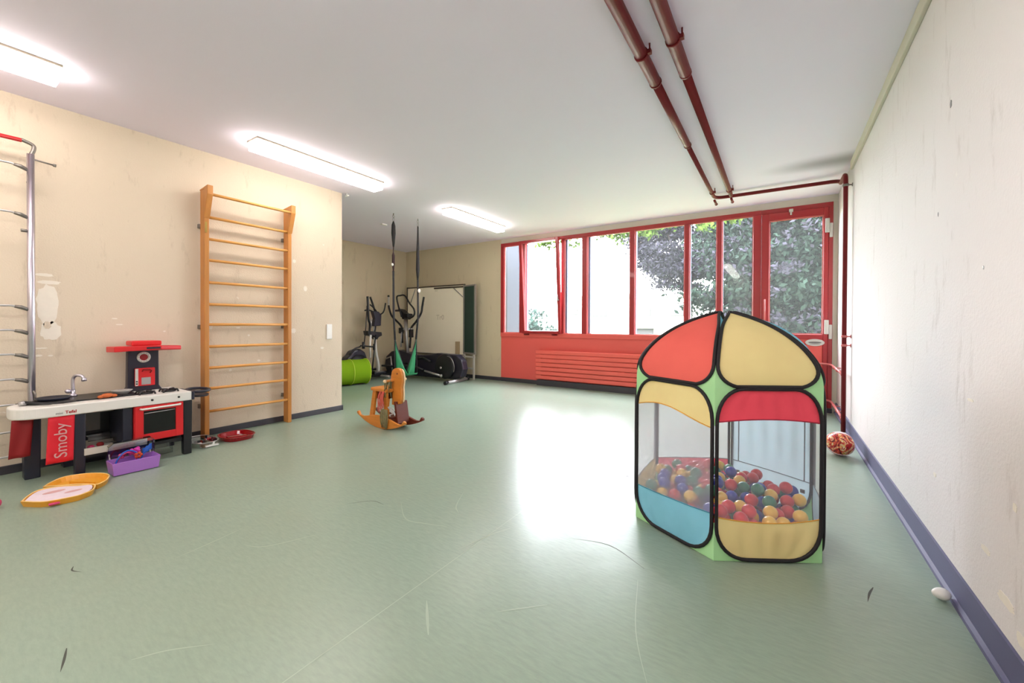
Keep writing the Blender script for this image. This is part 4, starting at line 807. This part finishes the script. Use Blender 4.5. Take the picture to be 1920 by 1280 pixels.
m = MB(); m.tube([(-6.63, Y-.04, .93), (-6.62, Y-.06, .62)], .016, 8); m.build('silver_rod', M['silver'], eb)
m = MB(); m.box(-6.70, -6.62, Y-.06, Y+.02, .90, 1.02); m.box(-6.42, -6.35, Y-.04, Y+.04, .82, .99); m.build('clamp', M['black'], eb, bevel=.01)
# long body and round cover
m = MB(); m.prism([(-7.05, .06), (-7.15, .20), (-7.10, .40), (-6.92, .52), (-6.70, .55), (-6.45, .50), (-6.10, .47), (-5.75, .50), (-5.60, .53), (-5.10, .52), (-4.97, .42), (-4.93, .25), (-4.98, .10), (-5.15, .05), (-6.2, .04)], Y-.06, Y+.10, 'Y'); m.build('side_cover', M['charcoal'], eb, bevel=.025)
m = MB(); m.lathe([(.0, -.07), (.20, -.07), (.235, -.055), (.24, -.03), (.24, 0)], (-5.36, Y-.05, .29), 32, 'Y'); m.build('flywheel_cover', M['black'], eb)
m = MB(); m.lathe([(.0, -.012), (.022, -.012), (.026, 0)], (-5.44, Y-.118, .26), 14, 'Y'); m.build('hub_cap', M['silver'], eb)
m = MB(); T(m, [(-5.28+.19*math.cos(a), Y-.125, .28+.21*math.sin(a)) for a in [1.5-i*.24 for i in range(9)]], .010, flat=.6); m.build('silver_arc', M['steel'], eb)
m = MB(); m.tube([(-6.35, Y-.16, .30), (-5.85, Y-.16, .19)], .026, 8); m.build('pedal_arm', M['black'], eb)
m = MB(); m.tube([(-5.82, Y-.165, .18), (-5.40, Y-.165, .115)], .020, 8); m.sphere((-5.38, Y-.17, .115), .032, 10); m.build('crank_arm', M['silver'], eb)
m = MB(); m.box(-6.45, -6.10, Y-.26, Y-.15, .24, .28); m.box(-6.45, -6.42, Y-.26, Y-.15, .28, .34); m.build('pedal', M['black'], eb, bevel=.01)
m = MB(); m.box(-7.0, -6.70, Y-.26, Y-.15, .20, .24); m.build('pedal', M['black'], eb, bevel=.01)
m = MB(); m.tube([(-6.98, Y-.15, .36), (-6.83, Y-.15, .41), (-6.80, Y-.15, .22), (-6.77, Y-.15, .12)], .016, 8); m.build('silver_link', M['silver'], eb)
m = MB(); m.tube([(-5.03, 5.50, .032), (-5.10, 6.17, .032)], .032, 12); m.build('floor_bar', M['silver'], eb)
m = MB(); m.tube([(-5.025, 5.45, .034), (-5.035, 5.53, .034)], .034, 12); m.tube([(-5.095, 6.14, .034), (-5.105, 6.20, .034)], .034, 12); m.build('end_caps', M['black'], eb)
m = MB(); m.cyl((-6.9, 5.62, .03), (-6.9, 6.18, .03), .03, 12); m.build('floor_bar', M['black'], eb)
m = MB(); m.tube([(-6.15, Y-.12, .40), (-5.90, Y-.12, .43), (-5.70, Y-.12, .36)], .02, 8); m.build('link_cover', M['black'], eb)

# ------------------------------------------------------------------ whiteboard and folded chalkboard
wbd = thing('whiteboard', (-6.25, 6.46, 0), 'large cream whiteboard on a stand standing against the alcove back wall', 'board')
by = 6.455
MB().box(-7.08, -5.43, by-.012, by+.008, .47, 1.90).build('board_face', M['board'], wbd)
for q in ((-7.11, -7.08, .45, 1.93, 'dframe'), (-5.43, -5.40, .45, 1.92, 'boardframe')): MB().box(q[0], q[1], by-.02, by+.012, q[2], q[3]).build('side_rail', M[q[4]], wbd, bevel=.003)
MB().box(-7.11, -5.40, by-.02, by+.012, 1.90, 1.925).build('top_rail', M['dframe'], wbd, bevel=.003)
MB().box(-7.11, -5.40, by-.05, by+.012, .455, .475).build('pen_tray', M['boardframe'], wbd, bevel=.003)
MB().box(-6.25, -5.42, by-.03, by-.012, 1.855, 1.885).build('pull_bar', M['dframe'], wbd)
for a, b in (((-6.98, 1.58), (-6.83, 1.88)), ((-5.72, 1.87), (-5.45, 1.66))):
    MB().tube([(a[0], by-.018, a[1]), (b[0], by-.018, b[1])], .010, 6).build('corner_brace', M['boardframe'], wbd)
for x in (-7.06, -5.46): MB().box(x-.02, x+.02, by-.01, by+.02, 0, .455).build('leg', M['boardframe'], wbd)
text_mesh('marker_writing', 'Tr0', .15, .0005, Matrix.Translation((-6.08, by-.0135, 1.24)) @ Matrix.Rotation(PI/2, 4, 'X'), M['faint'], wbd)
text_mesh('marker_writing', 'iew', .06, .0005, Matrix.Translation((-6.2, by-.0135, 1.82)) @ Matrix.Rotation(PI/2, 4, 'X'), M['faint'], wbd)
cbx = Matrix.Translation((-5.40, 6.41, 0)) @ Matrix.Rotation(math.radians(-13), 4, 'Z')
ch = thing('chalkboard', (-5.2, 6.37, 0), 'narrow dark green chalkboard wing on light metal legs right of the whiteboard', 'board')
MB(cbx).box(.035, .355, -.008, .008, .53, 1.86).build('chalk_face', M['green_board'], ch)
m = MB(cbx); m.box(0, .035, -.015, .015, .50, 1.89); m.box(.355, .39, -.015, .015, .50, 1.89); m.box(.035, .355, -.015, .015, 1.86, 1.89); m.box(.035, .355, -.015, .015, .50, .53); m.build('board_frame', M['boardframe'], ch)
for x in (.03, .34): MB(cbx).box(x-.018, x+.018, -.014, .014, .0, .50).build('leg', M['offwhite'], ch)
MB(cbx).box(-.05, .37, -.014, .014, .43, .46).build('cross_rail', M['offwhite'], ch); MB(cbx).box(.05, .32, -.012, .012, .20, .23).build('cross_rail', M['offwhite'], ch)
st = MB().box(-5.62, -5.52, 6.40, 6.44, .478, .74).build('cardboard_strip', M['cardb'], bevel=.004); tag(st, 'upright beige cardboard strip leaning on the whiteboard corner', 'cardboard')

# ------------------------------------------------------------------ lime play tunnel
tn = thing('play_tunnel', (-6.46, 4.34, 0), 'lime green fabric play tunnel lying at the partition end', 'play tunnel')
R0 = .225; TX = Matrix.Translation((-6.46, 4.34, R0+.008)) @ Matrix.Rotation(math.radians(78), 4, 'Z')
def tf(u, v): a = 2*PI*v; r = R0-.008*abs(math.sin(u*PI*3)); return (-.45+.9*u, r*math.cos(a), r*math.sin(a))
MB(TX).grid(tf, 18, 32).build('tunnel_cloth', M['lime'], tn, solid=.002)
for u in (0, 1/3, 2/3, 1): MB(TX).tube([(-.45+.9*u, (R0+.002)*math.cos(a), (R0+.002)*math.sin(a)) for a in [2*PI*i/32 for i in range(32)]], .007, 6, closed=True).build('hoop', M['limeedge'], tn)
MB(TX).lathe([(.0, 0), (R0-.01, 0)], (.44, 0, 0), 32, 'X').build('end_cloth', M['lime'], tn)

# ================================================================== BALL TENT
S = .4904; TA = np.array([-.2483, 2.0891]); TT = .5443
CEN = TA+S*np.array([math.cos(TT+PI/3), math.sin(TT+PI/3)])
VX = [CEN+S*np.array([math.cos(TT+PI/3-PI+PI/3*k), math.sin(TT+PI/3-PI+PI/3*k)]) for k in range(6)]
HWALL, ROOF_TOP, AP = .805, 1.175, S*math.cos(PI/6)
BB, BT = .205, .645      # band edges
tent = thing('play_tent', (CEN[0], CEN[1], 0), 'hexagonal multicoloured pop-up ball tent near the right wall', 'play tent')
def face(k):
    a, b = VX[k], VX[(k+1) % 6]; mid = (a+b)/2; tg = (b-a)/S; nr = (mid-CEN)/np.linalg.norm(mid-CEN); return mid, tg, nr
G = .009
def whw(z):      # half width of the wall loop at height z
    w = S/2-G; rx, ry = .12, .165
    if z > HWALL-.004-ry: q = min(1, (z-(HWALL-.004-ry))/ry); return w-rx*(1-math.sqrt(max(0, 1-q**2.2)))
    if z < .012+.155: q = min(1, (.167-z)/.155); return w-.14*(1-math.sqrt(max(0, 1-q**2.2)))
    return w-.010*math.sin(PI*(z-.167)/(HWALL-G-ry-.167))*0
def wp(k, s, z, out=0):
    mid, tg, nr = face(k); hw = whw(z); b = .018*math.sin(PI*z/HWALL)*(1-s*s)+out
    p = mid+tg*s*hw+nr*b; return (p[0], p[1], z)
def wedge(k, u, z, out=0):     # point with explicit lateral offset u
    mid, tg, nr = face(k); p = mid+tg*u+nr*out; return (p[0], p[1], z)
def mer(t): return AP*(1-t**1.85), HWALL+(ROOF_TOP-HWALL)*(.35*t**.85+.65*(1-(1-t)**1.4))
def rhw(t):
    r, z = mer(t); w = (r*math.tan(PI/6))*1.0-G*.8
    f = 1.0
    if t < .22: q = 1-t/.22; w -= .115*(1-math.sqrt(max(0, 1-q**2.2)))
    if t > .62: q = (t-.62)/.325; f = math.sqrt(max(0, 1-min(1, q)**2.4))
    return max(w*f, 0.0)
def rp(k, s, t, out=0):
    mid, tg, nr = face(k); r, z = mer(t); w = rhw(t); bul = .022*(1-s*s)*math.sin(PI*min(1, t/.95))
    p = CEN+nr*(r+bul*.6+out)+tg*s*w; return (p[0], p[1], z+bul*.9+out*.8)
def wall_outline(k, out=.004):
    zs = [.012+(HWALL-.004-.012)*(.5-.5*math.cos(PI*i/28)) for i in range(29)]
    return [wp(k, -1, z, out) for z in zs]+[wp(k, s, zs[-1], out) for s in (-.5, 0, .5)]+[wp(k, 1, z, out) for z in reversed(zs)]+[wp(k, s, zs[0], out) for s in (.5, 0, -.5)]
def roof_outline(k, out=.004):
    ts = [.004+.946*(.5-.5*math.cos(PI*i/26)) for i in range(27)]
    return [rp(k, -1, t, out) for t in ts]+[rp(k, 1, t, out) for t in reversed(ts)]+[rp(k, s, ts[0], out) for s in (.5, 0, -.5)]
def dedupe(P):
    o = []
    for p in P:
        if not o or (Vector(p)-Vector(o[-1])).length > .004: o.append(p)
    while (Vector(o[0])-Vector(o[-1])).length < .004: o.pop()
    return o
#      0 right front, 1 right side, 2 back right (door), 3 back left, 4 left side, 5 left front
TOPB = {0: 't_crim', 1: 't_blue', 2: 't_lblue', 3: 't_yellow', 4: 't_red', 5: 't_yellow'}
BOTB = {0: 't_yellow', 1: 't_lblue', 2: 't_lblue', 3: 't_pink', 4: 't_yellow', 5: 't_blue'}
MID = {0: 't_net2', 1: 't_net2', 2: 't_lblue', 3: 't_net', 4: 't_net', 5: 't_net'}
ROOF = {0: 't_yellow', 1: 't_blue', 2: 't_green', 3: 't_blue', 4: 't_yellow', 5: 't_red'}
SEAM = {0: ('seamr', 'seamy'), 5: ('seamy', 'seamb')}
for k in range(6):
    wv = (lambda s: .018*(1-s*s)) if k == 0 else ((lambda s: .035*math.cos(s*2.0+.6)) if k == 5 else (lambda s: 0))
    zt = lambda s: BT+wv(s); zb = lambda s: BB+(-.018*(1-s*s) if k in (0,) else (.012*s if k == 5 else 0))
    def band_(z0f, z1f, name, m, nv, kk=k):
        def fn(u, v):
            s = -1+2*u; z = z0f(s)*(1-v)+z1f(s)*v
            rip = .0035*math.sin(s*17+kk*2)*math.sin(PI*min(1, v))*(1 if name != 'net_panel' else .3)
            return wp(kk, s, z, rip)
        return MB().grid(fn, 28, nv).build(name, m, tent)
    band_(lambda s: .012, zb, 'lower_band', M[BOTB[k]], 12)
    band_(zb, zt, 'net_panel' if k != 2 else 'door_panel', M[MID[k]], 10)
    band_(zt, lambda s: HWALL-.004, 'upper_band', M[TOPB[k]], 12)
    a_, b_ = SEAM.get(k, ('seam', 'seam'))
    MB().tube([wp(k, -1+2*i/16, zt(-1+2*i/16), .001) for i in range(17)], .0028, 6).build('seam', M[a_], tent)
    MB().tube([wp(k, -1+2*i/16, zb(-1+2*i/16), .001) for i in range(17)], .0028, 6).build('seam', M[b_], tent)
    MB().tube(dedupe(wall_outline(k)), .0085, 8, closed=True).build('wall_hoop', M['binding'], tent)
    def rf(u, v): return rp(k, -1+2*u, .004+.946*v)
    MB().grid(rf, 20, 24).build('roof_panel', M[ROOF[k]], tent)
    MB().tube(dedupe(roof_outline(k)), .0085, 8, closed=True).build('roof_hoop', M['binding'], tent)
# green gussets between the hoops
for k in range(6):
    m = MB(); kp = (k-1) % 6
    for kk, sg in ((k, -1), (kp, 1)):
        def top(u, v): z = (HWALL-.175)+(.175)*u; h = whw(min(z, HWALL-.004-.0005)); return wedge(kk, sg*(h+(S/2-h)*v), z)
        m.grid(top, 12, 3)
        def rof(u, v):
            t = .25*u; r, z = mer(t); h = rhw(max(t, .013)); full = r*math.tan(PI/6); mid, tg, nr = face(kk); p = CEN+nr*r+tg*sg*(h+(full-h)*v); return (p[0], p[1], z)
        m.grid(rof, 12, 3)
    m.build('upper_gusset', M['t_green'], tent)
    m = MB()
    for kk, sg in ((k, -1), (kp, 1)):
        def bot(u, v): z = .004+.175*u; h = whw(max(z, .013)); return wedge(kk, sg*(h+(S/2-h)*v), z)
        m.grid(bot, 12, 3)
    m.build('lower_gusset', M['t_green'], tent)
hexo = [(CEN[0]+(v[0]-CEN[0])*.995, CEN[1]+(v[1]-CEN[1])*.995) for v in VX]
MB().prism(hexo, .0005, .004).build('tent_floor', M['t_green'], tent)
# door panel seams and fasteners on the back right face
for s in (-.86, .80):
    MB().tube([wp(2, s, z, -.006) for z in [.21+.42*i/8 for i in range(9)]], .003, 6).build('door_seam', M['seam'], tent)
for s, z in ((-.88, .61), (.74, .56), (.93, .555), (-.84, .15), (.80, .14)):
    q = wp(2, s, z, -.012); mid, tg, nr = face(2)
    MB(Matrix.Translation(q) @ Matrix.Rotation(math.atan2(tg[1], tg[0]), 4, 'Z')).box(-.011, .011, -.003, .003, -.010, .010).build('fastener', M['grey'], tent)
MB().tube([wp(2, .93, .03+.72*i/14, -.02) for i in range(15)], .004, 6).build('door_cord', M['seam'], tent)

# ------------------------------------------------------------------ balls: dropped one by one so that each rests on others
BR = .033; rr = random.Random(11); balls = []
apo = AP-BR-.036
def inside(x, y):
    for k in range(6):
        mid, tg, nr = face(k)
        if (x-CEN[0])*nr[0]+(y-CEN[1])*nr[1] > apo: return False
    return True
cols = ['red']*38+['blue']*24+['yellow']*24+['green']*14
tries = 0
dirL = np.array([-.8, .35])
while len(balls) < 230 and tries < 9000:
    tries += 1; best = None
    for c_ in range(14):
        a = rr.uniform(0, 2*PI); r = S*math.sqrt(rr.random()); x = CEN[0]+r*math.cos(a); y = CEN[1]+r*math.sin(a)
        if not inside(x, y): continue
        z = BR+.006
        for bx_, by_, bz_ in balls:
            d2 = (x-bx_)**2+(y-by_)**2
            if d2 < 4*BR*BR: z = max(z, bz_+math.sqrt(4*BR*BR-d2)+.0003)
        bias = z-.055*((x-CEN[0])*dirL[0]+(y-CEN[1])*dirL[1])/.45
        if best is None or bias < best[0]: best = (bias, x, y, z)
    if best is None: continue
    if best[3] > .20: continue
    balls.append(best[1:])
protos = {}
me0 = None
for i, (x, y, z) in enumerate(balls):
    c_ = cols[rr.randrange(len(cols))]
    if c_ not in protos:
        o = MB().sphere((0, 0, 0), BR, 16).build('plastic_ball', M['b_'+c_]); protos[c_] = o
    else:
        o = protos[c_].copy(); C.objects.link(o)
    o.location = (x, y, z)
    tag(o, '%s plastic ball in the pile inside the play tent' % c_, 'ball', '%s balls in the play tent' % c_)

# ------------------------------------------------------------------ printed ball and white egg on the floor at the right wall
q = MB(); q.sphere((0, 0, 0), .098, 28); pb = q.build('printed_ball', M['swirl']); pb.location = (.432, 4.40, .099); pb.rotation_euler = (.5, .3, 0); tag(pb, 'red, yellow and black patterned ball beside the right wall', 'ball')
m = MB(); m.tube([(.0+.0985*math.cos(a)*math.cos(.25), .0985*math.sin(a), .0985*math.cos(a)*math.sin(.25)) for a in [2*PI*i/40 for i in range(40)]], .004, 6, closed=True, flat=.8)
rg = m.build('pale_stripe', M['pinkwhite'], pb); rg.matrix_parent_inverse = Matrix.Identity(4); rg.rotation_euler = (.45, .2, 0)
m = MB(); m.lathe([(.0985*math.sin(a)+.0012, .0985*math.cos(a)+.001) for a in [.02+.85*i/10 for i in range(11)]], (0, 0, 0), 28)
rg = m.build('pale_cap', M['pinkwhite'], pb); rg.matrix_parent_inverse = Matrix.Identity(4); rg.rotation_euler = (-.5-.55, -.3+.1, 0)
eg = MB(); eg.lathe([(max(.0225*math.sin(a)*(1-.12*math.cos(a)), 1e-4), -.03*math.cos(a)) for a in [PI*i/16 for i in range(17)]], (0, 0, 0), 20, 'X'); e_ = eg.build('toy_egg', M['white']); e_.location = (.548, 2.30, .0245); e_.rotation_euler = (0, 0, .3)
tag(e_, 'small white toy egg on the floor at the right skirting', 'toy')

# ================================================================== OUTDOORS
gr = MB().box(-60, 50, YW+.15, 80, -.30, -.25).build('lawn', M['grass']); gr['kind'] = 'structure'
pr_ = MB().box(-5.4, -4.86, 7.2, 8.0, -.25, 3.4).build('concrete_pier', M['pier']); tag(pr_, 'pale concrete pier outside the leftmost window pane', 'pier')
bd = thing('apartment_house', (-12, 32, -.25), 'white rendered house seen through the middle windows', 'building')
MB().box(-24, -4.6, 31, 40, -.25, 3.2).build('wall', M['render_w'], bd)
MB().box(-24.3, -4.3, 30.7, 40.3, 3.2, 3.5).build('roof_edge', M['render_w'], bd)
for (x0, x1, z0, z1_) in [(-9.2, -8.0, 1.75, 2.55), (-9.2, -7.8, .0, .85), (-15.4, -13.9, 1.9, 2.5), (-12.6, -11.4, 1.75, 2.55), (-6.6, -5.4, 1.75, 2.55), (-18.5, -17.2, 1.75, 2.55)]:
    w_ = MB().box(x0, x1, 30.96, 31, z0, z1_).build('window_frame', M['roofm'], bd); MB().box(x0+.06, x1-.06, 30.93, 30.96, z0+.06, z1_-.06).build('blind', M['blind'], w_)
MB().box(-9.4, -7.4, 30.2, 31, .88, .98).build('window_canopy', M['roofm'], bd)
def leaves(n, fn, size, seed):
    rg = np.random.default_rng(seed); c = fn(rg, n); n = len(c)
    a = rg.normal(size=(n, 3)); a /= np.linalg.norm(a, axis=1)[:, None]; b = rg.normal(size=(n, 3)); b -= a*(a*b).sum(1)[:, None]; b /= np.linalg.norm(b, axis=1)[:, None]
    s = size*rg.uniform(.6, 1.4, n)[:, None]
    v = np.empty((n, 4, 3)); v[:, 0] = c-a*s; v[:, 1] = c+b*s*.45; v[:, 2] = c+a*s; v[:, 3] = c-b*s*.45
    return v.reshape(-1, 3)
def crown(name, n, fn, size, seed, m, par):
    v = leaves(n, fn, size, seed); k = len(v)//4; me = bpy.data.meshes.new(name); me.vertices.add(len(v)); me.vertices.foreach_set('co', v.ravel().astype(np.float32))
    me.loops.add(4*k); me.loops.foreach_set('vertex_index', np.arange(4*k, dtype=np.int32)); me.polygons.add(k); me.polygons.foreach_set('loop_start', np.arange(0, 4*k, 4, dtype=np.int32)); me.polygons.foreach_set('loop_total', np.full(k, 4, dtype=np.int32))
    me.update(); me.materials.append(m); o = bpy.data.objects.new(name, me); C.objects.link(o); o['kind'] = 'stuff'
    if par: o.parent = par; o.matrix_parent_inverse = pworld(par).inverted()
    return o
def clumps(cen, rad, k, cr, seed, shell=.6):
    g0 = np.random.default_rng(seed+500); d = g0.normal(size=(k, 3)); d /= np.linalg.norm(d, axis=1)[:, None]; r = g0.uniform(shell, 1, k)[:, None]; cc = np.array(cen)+d*r*np.array(rad)
    def fn(rg, n):
        i = rg.integers(0, k, n); q = rg.normal(size=(n, 3))*cr*np.array([1, 1, .45]); p = cc[i]+q; return p[p[:, 2] > -.2]
    return fn
def tree(name, x, y, trunk_h, tr, label, crowns, cat='tree'):
    t = thing(name, (x, y, -.25), label, cat)
    m = MB(); m.tube(smoothpath([(x, y, -.25), (x+.05, y, trunk_h*.5), (x-.05, y, trunk_h)], 4), [tr*(1-.05*i) for i in range(9)], 10)
    for a in range(5): m.tube([(x, y, trunk_h*.6), (x+1.0*math.cos(a*1.3), y+.7*math.sin(a*1.3), trunk_h*1.15)], [tr*.5, tr*.15], 8)
    m.build('trunk', M['bark'], t)
    for i, c_ in enumerate(crowns): crown('crown', *c_, t)
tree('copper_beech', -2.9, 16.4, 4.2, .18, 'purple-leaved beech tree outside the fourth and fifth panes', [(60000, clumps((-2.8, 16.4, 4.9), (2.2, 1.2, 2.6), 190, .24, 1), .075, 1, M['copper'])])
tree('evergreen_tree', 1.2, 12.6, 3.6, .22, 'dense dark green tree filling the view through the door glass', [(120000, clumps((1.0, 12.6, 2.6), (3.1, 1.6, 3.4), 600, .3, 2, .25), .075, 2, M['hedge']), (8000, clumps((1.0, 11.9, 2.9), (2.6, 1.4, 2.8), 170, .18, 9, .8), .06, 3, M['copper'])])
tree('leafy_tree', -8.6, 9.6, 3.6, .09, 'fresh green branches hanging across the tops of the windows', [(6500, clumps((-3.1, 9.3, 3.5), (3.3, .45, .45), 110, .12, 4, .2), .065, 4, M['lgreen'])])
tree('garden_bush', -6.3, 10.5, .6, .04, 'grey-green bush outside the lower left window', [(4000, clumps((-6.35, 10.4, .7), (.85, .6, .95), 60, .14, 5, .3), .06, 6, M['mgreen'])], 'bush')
tree('garden_bush', -6.2, 13.2, .3, .03, 'small bush low outside the third window pane', [(600, clumps((-6.2, 13.2, .45), (.3, .3, .3), 20, .08, 6, .3), .05, 7, M['mgreen'])], 'bush')
